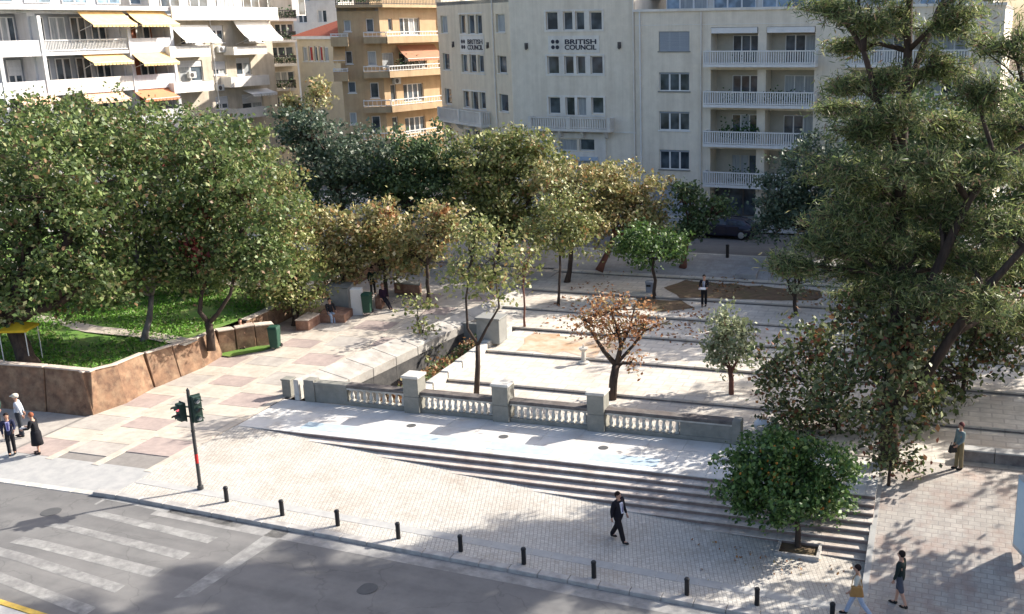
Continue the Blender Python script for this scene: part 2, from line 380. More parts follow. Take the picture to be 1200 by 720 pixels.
# stairs down from the terrace
steps = empty('stairs', (0, 0, 0)); tag(steps, kind='structure')
TREAD, RISE = 0.37, 0.152
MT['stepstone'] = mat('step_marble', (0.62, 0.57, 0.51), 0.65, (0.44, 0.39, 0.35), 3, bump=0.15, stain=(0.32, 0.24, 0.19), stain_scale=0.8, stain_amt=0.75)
MT['nosing'] = mat('shaded_step_riser', (0.27, 0.20, 0.175), 0.8, (0.16, 0.12, 0.105), 3)  # riser shade painted in: darker and browner than the treads
for i in range(8):
    y1 = YT - i*TREAD; y0 = y1-TREAD; z1 = -(i+1)*RISE
    xs = -6.0 + (-z1)/0.0455 - 3.9
    xs = max(xs, -6.0+0.0)
    x = xs
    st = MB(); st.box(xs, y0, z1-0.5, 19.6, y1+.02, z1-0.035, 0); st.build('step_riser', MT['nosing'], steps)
    while x < 19.6:
        x2 = min(x+1.6, 19.6); b = MB()
        b.box(x+.005, y0-.02, z1-.035, x2-.005, y1+.03, z1); b.build('step_tread', MT['stepstone'], steps); x = x2
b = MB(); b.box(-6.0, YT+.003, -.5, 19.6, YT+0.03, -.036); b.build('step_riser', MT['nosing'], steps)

# left path of coloured slabs
path = gridsheet('left_path', -13.4, -6.35, -8.2, 25.2, lambda x, y: zp(x, y)-0.03, 2, 40, MT['joint']); tag(path, kind='structure')
def slx(y): return -6.65+(y-1.2)*.27 if y > 1.2 else -6.4
b = MB()
for i in range(24):
    y0, y1 = 0+i*1.05, 1.05+i*1.05
    xr = lambda y: (slx(y)+.3 if y < 17.6 else -2.0)
    b.quad((-6.36, y0, zp(0, y0)-.03), (xr(y0), y0, zp(0, y0)-.03), (xr(y1), y1, zp(0, y1)-.03), (-6.36, y1, zp(0, y1)-.03))
b.build('path_bed', MT['joint'], path)
cols_ = [(-13.2, -11.35), (-11.0, -9.15), (-8.8, -6.75)]
strips = [(-11.35, -11.0), (-9.15, -8.8), (-6.75, -6.4)]
def slab(x0, x1, y0, y1, m, parent=path, zf=zp, t=.03):
    b = MB(); e = .012; h = random.uniform(-.003, .003)
    def q(x, y, dz): return (x, y, zf(x, y)+dz)
    x0 += e; x1 -= e; y0 += e; y1 -= e
    b.hexa([q(x0, y0, -.06), q(x1, y0, -.06), q(x1, y1, -.06), q(x0, y1, -.06), q(x0, y0, h), q(x1, y0, h), q(x1, y1, h), q(x0, y1, h)])
    return b.build('paving_slab', m, parent)
pal = [MT['pinkslab'], MT['creamslab'], MT['greyslab'], MT['creamslab']]
for ci, (xa, xb) in enumerate(cols_):
    y = -8.2+0.6*ci; k = ci
    while y < 24:
        y2 = y+(1.55 if k % 2 == 0 else 1.2)
        slab(xa, xb, y, y2, pal[(k*(1)+ci) % 4]); y = y2; k += 1
for ci, (xa, xb) in enumerate([(-6.4, -4.9), (-4.9, -3.4), (-3.4, -2.0)]):
    y = 1.6; k = ci
    while y < 24:
        y2 = y+1.4; xe = min(xb, slx(y)+.12) if y < 17.0 else xb
        if xe > xa+.3: slab(xa, xe, y, y2, pal[(k+ci) % 4])
        y = y2; k += 1
for xa, xb in strips:
    y = -8.4
    while y < 24: slab(xa, xb, y, y+2.6, MT['creamslab']); y += 2.6
# flush crossing ramp down to the road
def zramp(x, y):
    t = (y+10.12)/1.2; return (zr(x)+0.02)*(1-t)+zp(x, y)*t*1.0 - 0.0
ramp = gridsheet('crossing_ramp', -13.4, -6.35, -10.12, -8.2, lambda x, y: (-0.11*(1-(y+10.12)/1.92))-0.002, 6, 3, MT['slabband']); tag(ramp, kind='structure')
fl = gridsheet('left_pavement', -45, -13.38, -10.3, -4.2, lambda x, y: -0.03 if y > -10.2 else -0.1, 12, 3, MT['greyslab']); tag(fl, kind='structure')

# right sloping path (cobbled) from the square to the street
def zright(x, y):
    if y >= -1.5: return 0.0
    t = min(1.0, (-1.5-y)/6.6); return zs(x)*t
rp_ = gridsheet('right_path', 19.6, 60, -10.12, 0.0, lambda x, y: zright(x, y), 30, 24, mat('right_paving', (0.50, 0.46, 0.41), 0.85, (0.36, 0.33, 0.30), 2.5, bump=0.3, tex=('brick', (2.6, 2.6, 1), (0.30, 0.28, 0.26)), stain=(0.30, 0.19, 0.15), stain_scale=0.8, stain_amt=0.7)); tag(rp_, kind='structure')
b = MB()
for (xa, ya, xb, yb) in ((19.55, -1.8, 19.75, -8.6),):
    n = 12
    for i in range(n):
        y0 = ya+(yb-ya)*i/n; y1 = ya+(yb-ya)*(i+1)/n
        b.hexa([(xa, y1, zright(xa, y1)-.3), (xb, y1, zright(xb, y1)-.3), (xb, y0, zright(xb, y0)-.3), (xa, y0, zright(xa, y0)-.3),
                (xa, y1, zright(xa, y1)+.012), (xb, y1, zright(xb, y1)+.012), (xb, y0, zright(xb, y0)+.012), (xa, y0, zright(xa, y0)+.012)])
o = b.build('edge_kerb', MT['slabband'], rp_)

# the square: broad low steps rising to the back
plaza = empty('square', (0, 0, 0)); tag(plaza, kind='structure')
RY = [0.0, 3.8, 7.95, 11.7, 15.0, 18.6, 23.0, 25.2]
def plaza_z(y):
    z = 0.0
    for i, r in enumerate(RY[1:7]):
        if y >= r: z = 0.15*(i+1)
    return z
def trench_x(y): return -0.35 + 0.02*y           # right edge of the sunken court
for i in range(7):
    y0, y1 = RY[i], (RY[i+1] if i < 6 else 23.4); z = 0.15*i
    x0 = trench_x(y0) if y0 < 11 else -2.4
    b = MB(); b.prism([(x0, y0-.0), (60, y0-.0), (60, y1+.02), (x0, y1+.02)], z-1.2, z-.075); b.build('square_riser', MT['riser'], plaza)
    b = MB(); b.prism([(x0, y0-.03), (60, y0-.03), (60, y1-.02), (x0, y1-.02)], z-.08, z); b.build('square_level', MT['plaza'], plaza)
# back of left path and apron behind the square
apron = gridsheet('back_pavement', -45, 60, 23.38, 27.0, lambda x, y: 0.9+(STREET_Z-0.02-0.9)*min(1, max(0, (y-23.38)/3.6)), 10, 6, mat('back_paving', (0.46, 0.44, 0.42), 0.8, (0.34, 0.33, 0.31), 2, bump=0.1, tex=('brick', (2.2, 1.1, 1), (0.33, 0.32, 0.31)), stain=(.25, .22, .2), stain_scale=.6, stain_amt=.6)); tag(apron, kind='structure')
street = sheet('back_street', [(-160, 27.3, STREET_Z-.1), (160, 27.3, STREET_Z-.1), (160, 35.0, STREET_Z-.1), (-160, 35.0, STREET_Z-.1)], MT['asphalt'], kind='structure')
bk = empty('back_kerb', (0, 0, 0)); tag(bk, kind='structure')
x = -45
while x < 50:
    b = MB(); b.box(x+.01, 27.0, STREET_Z-.5, x+1.99, 27.3, STREET_Z); b.build('kerb_stone', MT['whitestone'], bk); x += 2
farwalk = sheet('far_pavement', [(-160, 35.0, STREET_Z+.02), (160, 35.0, STREET_Z+.02), (160, 47, STREET_Z+.02), (-160, 47, STREET_Z+.02)], MT['slabband'], kind='structure')
# planting soil / leaf litter on the square
def patch(name, pts, z, m, e=.012, n=26, jit=.5, kind=None, parent=None):
    P = [g(x, y, z) for x, y in pts]; out = []
    for i in range(len(P)):
        a, c = P[i], P[(i+1) % len(P)]; m_ = max(2, int((c-a).length/0.7))
        for k in range(m_):
            t = k/m_; q = a.lerp(c, t); out.append((q.x+random.uniform(-jit, jit)*.4, q.y+random.uniform(-jit, jit)*.4, z+e))
    b = MB(); b.poly(out); o = b.build(name, m, parent)
    if o.data.polygons[0].normal.z < 0: o.data.flip_normals()
    if kind: o['kind'] = kind
    return o
patch('soil_bed', [(775, 338), (800, 329), (905, 337), (960, 341), (960, 352), (900, 352), (800, 349)], 0.75, MT['soil'], kind='structure')
patch('soil_bed', [(745, 349), (800, 353), (812, 362), (775, 366), (740, 360)], 0.6, MT['soil'], kind='structure')
patch('soil_bed', [(628, 392), (700, 394), (725, 410), (690, 418), (610, 410)], 0.3, mat('brown_stain', (0.38, 0.23, 0.12), 0.9, (0.58, 0.48, 0.38), 1.1, detail=9), kind='structure', jit=1.0)

# raised garden on the left
GZ = 1.45
def zgar(x, y):
    t = min(1, max(0, (y-3)/6)); return (GZ+0.12*math.sin(x*.5)*math.cos(y*.4))*(1-t*.25)
garden = gridsheet('garden_lawn', -90, -13.5, -3.85, 27.0, zgar, 50, 30, MT['grass']); tag(garden, kind='structure')
gp = MB()
pl = [(40, 372), (110, 386), (170, 392), (225, 402)]
for i in range(len(pl)-1):
    a, c = g(*pl[i], lambda x, y: zgar(x, y)+.05), g(*pl[i+1], lambda x, y: zgar(x, y)+.05)
    gp.quad(a+Vector((0, -.5, 0)), c+Vector((0, -.5, 0)), c+Vector((0, .5, 0)), a+Vector((0, .5, 0)))
o = gp.build('garden_path', MT['gravel']); tag(o, kind='structure')
o = gridsheet('garden_terrace', -45, -13.3, 13.5, 16, lambda x, y: zgar(x, y)+.06, 20, 2, MT['gravel']); tag(o, kind='structure')

# retaining wall: rendered terracotta panels with pale copings
wall = empty('retaining_wall', (0, 0, 0)); tag(wall, 'long terracotta rendered retaining wall with cracked panels and pale coping, holding up the garden', 'retaining wall')
def wall_run(pts, h0, h1, parent, th=0.55, batter=0.28, step=2.0, m=MT['terracotta'], cop=True):
    tot = sum((Vector(pts[i+1])-Vector(pts[i])).length for i in range(len(pts)-1)); acc = 0
    for i in range(len(pts)-1):
        a, c = Vector(pts[i]), Vector(pts[i+1]); L = (c-a).length; n = max(1, round(L/step)); d = (c-a)/L; nr = Vector((-d.y, d.x))
        for k in range(n):
            s0, s1 = L*k/n, L*(k+1)/n; e = .018; p0, p1 = a+d*(s0+e), a+d*(s1-e)
            ha = h0+(h1-h0)*(acc+s0)/tot; hb = h0+(h1-h0)*(acc+s1)/tot; hb += random.uniform(-.05, .05)
            q = random.uniform(-.03, .03)
            A0_, B0_ = p0+nr*q, p1+nr*q; bt = nr*batter
            zb0, zb1 = zp(p0.x, p0.y)-.3, zp(p1.x, p1.y)-.3
            z0, z1 = zb0+.3+ha, zb1+.3+hb
            b = MB(); b.hexa([(A0_.x, A0_.y, zb0), (B0_.x, B0_.y, zb1), (B0_.x+nr.x*th, B0_.y+nr.y*th, zb1), (A0_.x+nr.x*th, A0_.y+nr.y*th, zb0),
                              (A0_.x+bt.x, A0_.y+bt.y, z0), (B0_.x+bt.x, B0_.y+bt.y, z1), (B0_.x+nr.x*th, B0_.y+nr.y*th, z1), (A0_.x+nr.x*th, A0_.y+nr.y*th, z0)])
            b.build('wall_panel', m, parent, bevel=.02)
            if cop:
                b = MB(); o1 = nr*(batter-.06); o2 = nr*(th+.04)
                b.hexa([(A0_.x+o1.x, A0_.y+o1.y, z0), (B0_.x+o1.x, B0_.y+o1.y, z1), (B0_.x+o2.x, B0_.y+o2.y, z1), (A0_.x+o2.x, A0_.y+o2.y, z0),
                        (A0_.x+o1.x, A0_.y+o1.y, z0+.07), (B0_.x+o1.x, B0_.y+o1.y, z1+.07), (B0_.x+o2.x, B0_.y+o2.y, z1+.07), (A0_.x+o2.x, A0_.y+o2.y, z0+.07)])
                b.build('coping_stone', MT['coping'], parent, bevel=.015)
        acc += L
wall_run([(-40, -4.9), (-17.85, -4.37), (-13.1, -4.1)], 1.95, 1.9, wall)
wall_run([(-13.08, -4.1), (-12.75, -2.4), (-13.0, -0.4), (-12.6, 2.6), (-12.75, 4.2)], 1.85, 1.25, wall, batter=.4)
wall2 = empty('retaining_wall', (0, 0, 0)); tag(wall2, 'short dark terracotta wall beside the green bin, beyond the gap in the long retaining wall', 'retaining wall')
wall_run([(-13.1, 4.3), (-12.6, 5.0), (-11.3, 6.4)], 1.15, 1.05, wall2, batter=.05, step=1.2)

wall3 = empty('garden_wall', (0, 0, 0)); tag(wall3, 'low terracotta garden wall along the upper part of the left path', 'garden wall')
wall_run([(-13.3, 6.8), (-13.3, 24)], .95, .75, wall3, batter=.03, th=.35)
vb = MB(); vb.poly([(-13.2, 4.1, .20), (-12.3, 4.0, .20), (-11.2, 5.2, .24), (-11.0, 6.2, .28), (-12.7, 5.4, .24)])
verge = vb.build('verge', MT['grass']); tag(verge, kind='structure')
# sunken stair court behind the balustrade
court = empty('sunken_court', (0, 0, 0)); tag(court, kind='structure')
def para(y): return -7.1+0.27*(y-2.0) if y > 2 else -7.1
n = 10
MT['slopestone'] = mat('slope_stone', (0.50, 0.47, 0.42), 0.85, (0.33, 0.31, 0.28), 1.4, detail=9, bump=0.2, stain=(0.24, 0.21, 0.18), stain_scale=1.2, stain_amt=0.75)
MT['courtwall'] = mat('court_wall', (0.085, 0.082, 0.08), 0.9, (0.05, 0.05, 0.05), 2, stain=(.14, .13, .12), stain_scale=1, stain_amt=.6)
def parx(y): return -4.95+(y-1.2)*0.188
def outx(y): return -6.65+(y-1.2)*.27
for i in range(n):                              # pale marble slabs sloping from the path to the lip of the court
    y0 = .9+i*1.65; y1 = y0+1.63
    e = MB(); zo0, zo1 = zp(0, y0), zp(0, y1)
    e.hexa([(outx(y0), y0, zo0-.4), (parx(y0), y0, zo0-.4), (parx(y1), y1, zo1-.4), (outx(y1), y1, zo1-.4),
            (outx(y0), y0, zo0+.42), (parx(y0), y0, zo0+.05), (parx(y1), y1, zo1+.05), (outx(y1), y1, zo1+.42)])
    e.build('sloping_slab', MT['slopestone'], court, bevel=.015)
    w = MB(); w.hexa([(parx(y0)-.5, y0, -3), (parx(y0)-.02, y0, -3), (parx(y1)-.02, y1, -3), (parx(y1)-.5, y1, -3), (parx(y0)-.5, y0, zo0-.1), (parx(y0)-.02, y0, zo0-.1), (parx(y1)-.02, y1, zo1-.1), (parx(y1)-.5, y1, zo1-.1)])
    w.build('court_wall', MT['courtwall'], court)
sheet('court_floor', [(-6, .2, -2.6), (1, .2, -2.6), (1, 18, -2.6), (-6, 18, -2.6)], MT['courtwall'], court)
for i in range(7):                              # right kerb blocks
    y0 = 1.0+i*1.45; w = MB(); x1 = trench_x(y0)
    w.box(x1-.42, y0, -3, x1, y0+1.42, zp(0, y0)+.32); w.build('kerb_block', MT['whitestone'], court, bevel=.03)
w = MB(); w.box(-3.2, 11.3, -3, -.6, 11.6, .55); w.build('end_wall', MT['concrete'], court)
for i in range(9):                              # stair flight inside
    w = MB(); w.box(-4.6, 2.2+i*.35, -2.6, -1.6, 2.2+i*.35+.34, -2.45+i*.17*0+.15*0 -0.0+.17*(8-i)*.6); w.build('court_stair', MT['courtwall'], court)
w = MB(); w.box(-2.3, .9, -2.6, -.72, 11.3, -.12); w.build('planting_ledge', MT['soil'], court)
pier = MB(); c = g(577, 399, .45); pier.box(-.62, -.5, 0, .62, .5, 1.25); pier.box(-.68, -.56, 1.25, .68, .56, 1.33)
o = pier.build('stone_pier', MT['concrete'], bevel=.02); o.location = (c.x, c.y, .42); tag(o, 'square grey stone pier at the far end of the sunken court', 'pier')
for i in range(3):                              # stepped paving left of the plaza in front of pier
    pass

# ================================================================== BALUSTRADE
bal = empty('balustrade', (0, 0, 0)); tag(bal, 'grey and white stone balustrade with three tall square pillars along the terrace', 'balustrade')
MT['pillar'] = mat('pillar_stone', (0.27, 0.26, 0.225), 0.8, (0.20, 0.195, 0.17), 3, bump=0.15, stain=(0.18, 0.18, 0.15), stain_scale=1.4, stain_amt=.5)
MT['railstone'] = mat('shaded_rail', (.13, .11, .10), .85, (.08, .07, .065), 3, stain=(.3, .28, .25), stain_scale=2, stain_amt=.4)  # dark tone stands in for shade on the upper rail band
PX = [0.1, 4.2, 8.35]
for px_ in PX:
    w = MB(); w.box(px_-.36, -.36, 0, px_+.36, .36, .72); w.box(px_-.355, -.355, .735, px_+.355, .355, 1.55); w.box(px_-.33, -.33, .7, px_+.33, .33, .75)
    pl_ = w.build('pillar', MT['pillar'], bal, bevel=.012)
    w = MB(); w.box(px_-.40, -.40, 1.55, px_+.40, .40, 1.66); w.build('pillar_cap', MT['whitestone'], pl_, bevel=.015)
def section(x0, x1):
    w = MB(); w.box(x0, -.2, 0, x1, .2, .17); w.build('base_rail', MT['pillar'], bal, bevel=.01)
    w = MB(); w.box(x0, -.2, .72, x1, .2, .80); tr_ = w.build('top_rail', MT['whitestone'], bal, bevel=.012); w = MB(); w.box(x0, -.24, .803, x1, .24, .94); w.build('rail_coping', MT['railstone'], tr_, bevel=.012)
def balusters(x0, x1, n):
    dx = (x1-x0)/n
    for i in range(n):
        cx_ = x0+dx*(i+.5)
        if i == 0:
            w = MB(); w.box(-.085, -.085, 0, .085, .085, .06)
            w.lathe([(.06, .06), (.085, .14), (.095, .22), (.07, .34), (.05, .43), (.055, .47)], (0, 0, 0), 8)
            w.box(-.08, -.08, .47, .08, .08, .55)
            if 'm' not in balusters.__dict__: balusters.m = w.build('baluster', MT['whitestone'], bal); balusters.m.location = (cx_, 0, .17); continue
        o = balusters.m.copy(); COL.objects.link(o); o.parent = bal; o.location = (cx_, 0, .17)
section(-3.1, PX[0]-.36); balusters(-3.1, PX[0]-.40, 9)
section(PX[0]+.36, PX[1]-.36); balusters(PX[0]+.42, PX[1]-.42, 12)
section(PX[1]+.36, PX[2]-.36); balusters(PX[1]+.42, PX[2]-.42, 12)
section(PX[2]+.36, 13.9); balusters(PX[2]+.42, 11.8, 11)
w = MB(); w.box(11.8, -.18, .17, 13.9, .18, .72); w.build('solid_panel', MT['pillar'], bal, bevel=.01)
w = MB(); w.box(13.9, -.26, 0, 14.25, .26, .98); w.build('end_post', MT['pillar'], bal, bevel=.015)
w = MB(); w.hexa([(-4.7, -.18, 0), (-3.1, -.18, 0), (-3.1, .18, 0), (-4.7, .18, 0), (-4.7, -.18, .80), (-3.1, -.18, .72), (-3.1, .18, .72), (-4.7, .18, .80)])
w.hexa([(-4.7, -.23, .80), (-3.1, -.23, .73), (-3.1, .23, .73), (-4.7, .23, .80), (-4.7, -.23, .92), (-3.1, -.23, .93), (-3.1, .23, .93), (-4.7, .23, .92)])
w.build('solid_panel', MT['pillar'], bal, bevel=.01)
w = MB(); w.box(-5.2, -.25, 0, -4.7, .25, 1.0); w.build('end_post', MT['pillar'], bal, bevel=.015)
w = MB(); w.box(-5.75, -.2, 0, -5.5, .15, .95); w.build('end_post', MT['whitestone'], bal, bevel=.015)
for (c, hh, lab) in (((-6.35, .3, 0), .75, 'low grey stone post just left of the balustrade end'), ((15.1, -.1, 0), .7, 'low grey stone post just right of the balustrade end')):
    w = MB(); w.box(-.22, -.22, 0, .22, .22, hh); w.box(-.25, -.25, hh, .25, .25, hh+.07); o = w.build('stone_post', MT['pillar'], bevel=.015); o.location = c; tag(o, lab, 'post')
# low dark wall on the right of the square
lw = empty('low_wall', (22.4, .6, 0)); tag(lw, 'low dark stone bench wall at the right edge of the square', 'low wall')
for i in range(9):
    if i == 4: continue
    w = MB(); w.box(i*1.2+.01, -.2, -.05, i*1.2+1.19, .2, .42); w.build('wall_block', MT['riser'], lw, bevel=.015)
    w = MB(); w.box(i*1.2+.01, -.25, .42, i*1.2+1.19, .25, .48); w.build('coping_stone', MT['slabband'], lw, bevel=.01)

# bollards
bl0 = MB(); bl0.lathe([(.075, 0), (.075, .5), (.085, .505), (.085, .55), (.06, .585), (0, .59)], seg=12)
bpx = [(266, 588), (331, 604), (396, 616), (467, 631), (540, 646), (614, 661), (696, 677), (805, 697), (887, 709), (975, 727)]
bdesc = ['black iron bollard nearest the traffic light', 'second black bollard to the right of the traffic light', 'third black bollard from the traffic light, in full sun',
         'fourth black bollard from the traffic light', 'black bollard at the edge of the tree shadow, fifth from the traffic light', 'black bollard left of the walking man in the suit, sixth along the kerb',
         'black bollard just below the man in the suit', 'black bollard right of the man in the suit, alone in shade', 'black bollard in front of the orange tree', 'black bollard by the feet of the woman with the tan bag, cut by the frame']
for i, (a, c) in enumerate(bpx):
    if i == 0: o = bl0.build('bollard', MT['black'], smooth=False)
    else: o = bollard.copy(); COL.objects.link(o)
    if i == 0: bollard = o
    q = g(a, c, zs); o.location = (q.x, q.y, zs(q.x)-.01); tag(o, bdesc[i], 'bollard', 'black bollards along the kerb')
o = bollard.copy(); COL.objects.link(o); q = g(856, 297, STREET_Z); o.location = (q.x, 26.7, STREET_Z-.1); o.scale = (1.4, 1.4, 1.5); tag(o, 'short black bollard on the far pavement below the parked car', 'bollard')
# ================================================================== BUILDINGS
MT['stucco_grey'] = mat('stucco_grey', (0.82, 0.74, 0.615), 0.9, (0.73, 0.655, 0.54), 1.5, wear=.35, bump=0.1, stain=(0.60, 0.53, 0.43), stain_scale=0.25, stain_amt=0.6)
MT['stucco_warm'] = mat('stucco_warm', (0.78, 0.68, 0.52), 0.9, (0.70, 0.60, 0.46), 1.5, wear=.35, bump=0.1, stain=(0.62, 0.53, 0.41), stain_scale=0.25, stain_amt=0.6)
MT['stucco_pale'] = mat('stucco_pale', (0.80, 0.76, 0.69), 0.9, (0.72, 0.68, 0.62), 1.5, wear=.3, stain=(0.45, 0.42, 0.38), stain_scale=0.3, stain_amt=.5)
MT['stucco_white'] = mat('stucco_white', (0.70, 0.70, 0.71), 0.85, (0.60, 0.60, 0.62), 1.2, wear=.5, stain=(0.5, 0.49, 0.48), stain_scale=0.3, stain_amt=.5)
MT['stucco_orange'] = mat('stucco_orange', (0.52, 0.39, 0.24), 0.9, (0.44, 0.325, 0.20), 1.2, wear=.4, stain=(0.42, 0.26, 0.15), stain_scale=0.35, stain_amt=.6)
MT['stucco_beige'] = mat('stucco_beige', (0.60, 0.54, 0.44), 0.9, (0.52, 0.46, 0.37), 1.2, wear=.5, stain=(0.36, 0.30, 0.24), stain_scale=0.35, stain_amt=.6)
MT['stucco_cream'] = mat('stucco_cream', (0.70, 0.60, 0.42), 0.9, (0.6, 0.5, 0.36), 1.2)
MT['recess'] = mat('recess_shade', (0.42, 0.44, 0.47), 0.9, (0.34, 0.36, 0.40), 1.2)  # grey-blue shade under the slabs put into the recess colour
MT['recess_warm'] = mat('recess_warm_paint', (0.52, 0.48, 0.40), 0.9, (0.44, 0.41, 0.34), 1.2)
MT['trim'] = mat('white_trim', (0.74, 0.73, 0.71), 0.7, (0.66, 0.65, 0.63), 3)
MT['darkframe'] = mat('dark_frame', (0.10, 0.09, 0.09), 0.6, (0.07, 0.065, 0.06), 5)
MT['glass'] = glassmat('window_glass')
MT['glassblue'] = glassmat('blue_glass', (0.12, 0.17, 0.22), .15)
MT['curtain'] = mat('curtain', (0.45, 0.46, 0.45), 0.9, (0.25, 0.27, 0.28), 7, stretch=(1, 1, .1))
MT['shutter'] = mat('grey_shutter', (0.34, 0.37, 0.41), 0.6, (0.28, 0.31, 0.35), 20, stretch=(.02, .02, 1))
MT['whiteshutter'] = mat('white_shutter', (0.66, 0.66, 0.66), 0.6, (0.56, 0.56, 0.57), 20, stretch=(.02, .02, 1))
MT['yellow_canvas'] = mat('yellow_canvas', (0.80, 0.60, 0.30), 0.9, (0.70, 0.50, 0.24), 2)
MT['orange_canvas'] = mat('orange_canvas', (0.62, 0.26, 0.13), 0.9, (0.52, 0.22, 0.12), 2)
MT['peach_canvas'] = mat('peach_canvas', (0.78, 0.50, 0.33), 0.9, (0.70, 0.44, 0.30), 2)
MT['white_canvas'] = mat('white_canvas', (0.80, 0.79, 0.76), 0.9, (0.72, 0.71, 0.69), 2)
MT['brown_canvas'] = mat('brown_canvas', (0.40, 0.20, 0.12), 0.9, (0.33, 0.17, 0.11), 2)
MT['tan_canvas'] = mat('tan_canvas', (0.62, 0.40, 0.20), 0.9, (0.5, 0.33, 0.17), 2)
MT['red_tiles'] = mat('red_roof_tiles', (0.50, 0.14, 0.07), 0.85, (0.36, 0.10, 0.06), 6)
MT['roof_grey'] = mat('roof_felt', (0.36, 0.35, 0.34), 0.9, (0.28, 0.27, 0.27), 2)
MT['plantgreen'] = leafmat('balcony_leaf', [((0.03, 0.08, 0.02), .5), ((0.06, 0.13, 0.03), .3), ((0.02, 0.05, 0.015), .2)])

MT['bluepanel'] = mat('blue_panel', (.42, .50, .60), .5, (.36, .44, .54), 3)
class Facade:
    """vertical facade plane through a surveyed base point; s runs along dir, z is height, outward normal points at the square"""
    def __init__(f, P0, ang, name, label, cat='building'):
        f.P0 = Vector((P0[0], P0[1], 0)); f.d = Vector((math.cos(ang), math.sin(ang), 0)); f.n = Vector((f.d.y, -f.d.x, 0)); f.ang = ang
        f.root = empty(name, f.P0, ang); tag(f.root, label, cat)
    def px(f, x, y, off=0.0):
        """sight line against the plane shifted outward by off -> (s, z)"""
        d = Vector(ray(x, y)); c = Vector(CAM); P = f.P0+f.n*off
        t = (P-c).dot(f.n)/d.dot(f.n); q = c+d*t
        return (q-f.P0).dot(f.d), q.z
    def rect(f, x0, y0, x1, y1, off=0.0):
        """rectangle from pixel corners, squared up"""
        a = f.px(x0, y0, off); b = f.px(x1, y0, off); c = f.px(x0, y1, off); d = f.px(x1, y1, off)
        return ((a[0]+c[0])/2, (c[1]+d[1])/2, (b[0]+d[0])/2, (a[1]+b[1])/2)
    # local frame: x = s, y = -outward, z = height
    def wall(f, s0, s1, z0, z1, m, holes=(), name='wall', depth=0.22, back=None, off=0.0, parent=None):
        """holes: (s0,z0,s1,z1[,depth,backmat])"""
        mats = [m]; b = MB()
        hs = [(h[0], h[1], h[2], h[3], h[4] if len(h) > 4 else depth, h[5] if len(h) > 5 else None) for h in holes]
        S = sorted(set([s0, s1]+[h[0] for h in hs]+[h[2] for h in hs])); Z = sorted(set([z0, z1]+[h[1] for h in hs]+[h[3] for h in hs]))
        S = [s for s in S if s0-1e-6 <= s <= s1+1e-6]; Z = [z for z in Z if z0-1e-6 <= z <= z1+1e-6]
        for i in range(len(S)-1):
            for j in range(len(Z)-1):
                cs, cz = (S[i]+S[i+1])/2, (Z[j]+Z[j+1])/2
                if any(h[0] < cs < h[2] and h[1] < cz < h[3] for h in hs): continue
                b.quad((S[i], -off, Z[j]), (S[i+1], -off, Z[j]), (S[i+1], -off, Z[j+1]), (S[i], -off, Z[j+1]))
        for (a, c, e, g_, dp, bm_) in hs:
            y0, y1 = -off, -off+dp
            b.quad((a, y0, c), (a, y0, g_), (a, y1, g_), (a, y1, c)); b.quad((e, y0, c), (e, y1, c), (e, y1, g_), (e, y0, g_))
            b.quad((a, y0, g_), (e, y0, g_), (e, y1, g_), (a, y1, g_)); b.quad((a, y0, c), (a, y1, c), (e, y1, c), (e, y0, c))
            if bm_:
                if bm_ not in mats: mats.append(bm_)
                b.quad((a, y1, c), (e, y1, c), (e, y1, g_), (a, y1, g_), mats.index(bm_))
        me = bpy.data.meshes.new(name); me.from_pydata(b.v, [], b.f)
        for q in mats: me.materials.append(q)
        me.polygons.foreach_set('material_index', b.m)
        o = bpy.data.objects.new(name, me); COL.objects.link(o); o.parent = parent or f.root
        return o
    def body(f, s0, s1, z0, z1, depth, m, roofm=None, front=0.02):
        """solid behind the facade: side walls, back and roof"""
        b = MB(); y0 = front
        b.quad((s0, y0, z0), (s0, depth, z0), (s0, depth, z1), (s0, y0, z1)); b.quad((s1, y0, z0), (s1, depth, z0), (s1, depth, z1), (s1, y0, z1))
        b.quad((s0, depth, z0), (s1, depth, z0), (s1, depth, z1), (s0, depth, z1))
        b.build('side_wall', m, f.root)
        b = MB(); b.box(s0, y0+.0, z1-.25, s1, depth, z1-.02); b.build('roof', roofm or MT['roof_grey'], f.root)
    def window(f, r, lights=1, fm=None, gm=None, y=0.12, sill=True, shutter=None, rail_h=0, bar=.07, curt=.22, sillm=None, transom=False):
        """frame (part) with one pane (sub-part) per light, set y behind the facade"""
        fm = fm or MT['trim']; gm = gm or MT['glass']; s0, z0, s1, z1 = r
        b = MB(); dy = .06
        b.box(s0, y, z0, s1, y+dy, z0+bar); b.box(s0, y, z1-bar, s1, y+dy, z1)
        b.box(s0, y, z0+bar, s0+bar, y+dy, z1-bar); b.box(s1-bar, y, z0+bar, s1, y+dy, z1-bar)
        for k in range(1, lights):
            c = s0+(s1-s0)*k/lights; b.box(c-bar*.9, y, z0+bar, c+bar*.9, y+dy, z1-bar)
        if transom: b.box(s0+bar, y+.004, z0+(z1-z0)*.7-.03, s1-bar, y+dy-.004, z0+(z1-z0)*.7+.03)
        w = b.build('window', fm, f.root)
        for k in range(lights):
            a = s0+(s1-s0)*k/lights+bar*.8; c = s0+(s1-s0)*(k+1)/lights-bar*.8
            p = MB(); p.box(a, y+.03, z0+bar*.8, c, y+.045, z1-bar*.8); p.build('pane', MT['curtain'] if (curt and random.random() < curt) else gm, w)
        if shutter:
            frac = shutter[0]; p = MB(); zt = z1-.01; zb = z1-(z1-z0)*frac
            n = max(2, int((zt-zb)/.07)); hh = (zt-zb)/n
            for k in range(n): p.box(s0+.02, y-.05+(.012 if k % 2 else 0), zb+k*hh, s1-.02, y-.01, zb+(k+1)*hh-.006)
            q = p.build('shutter', shutter[1], w); q['kind'] = 'stuff'
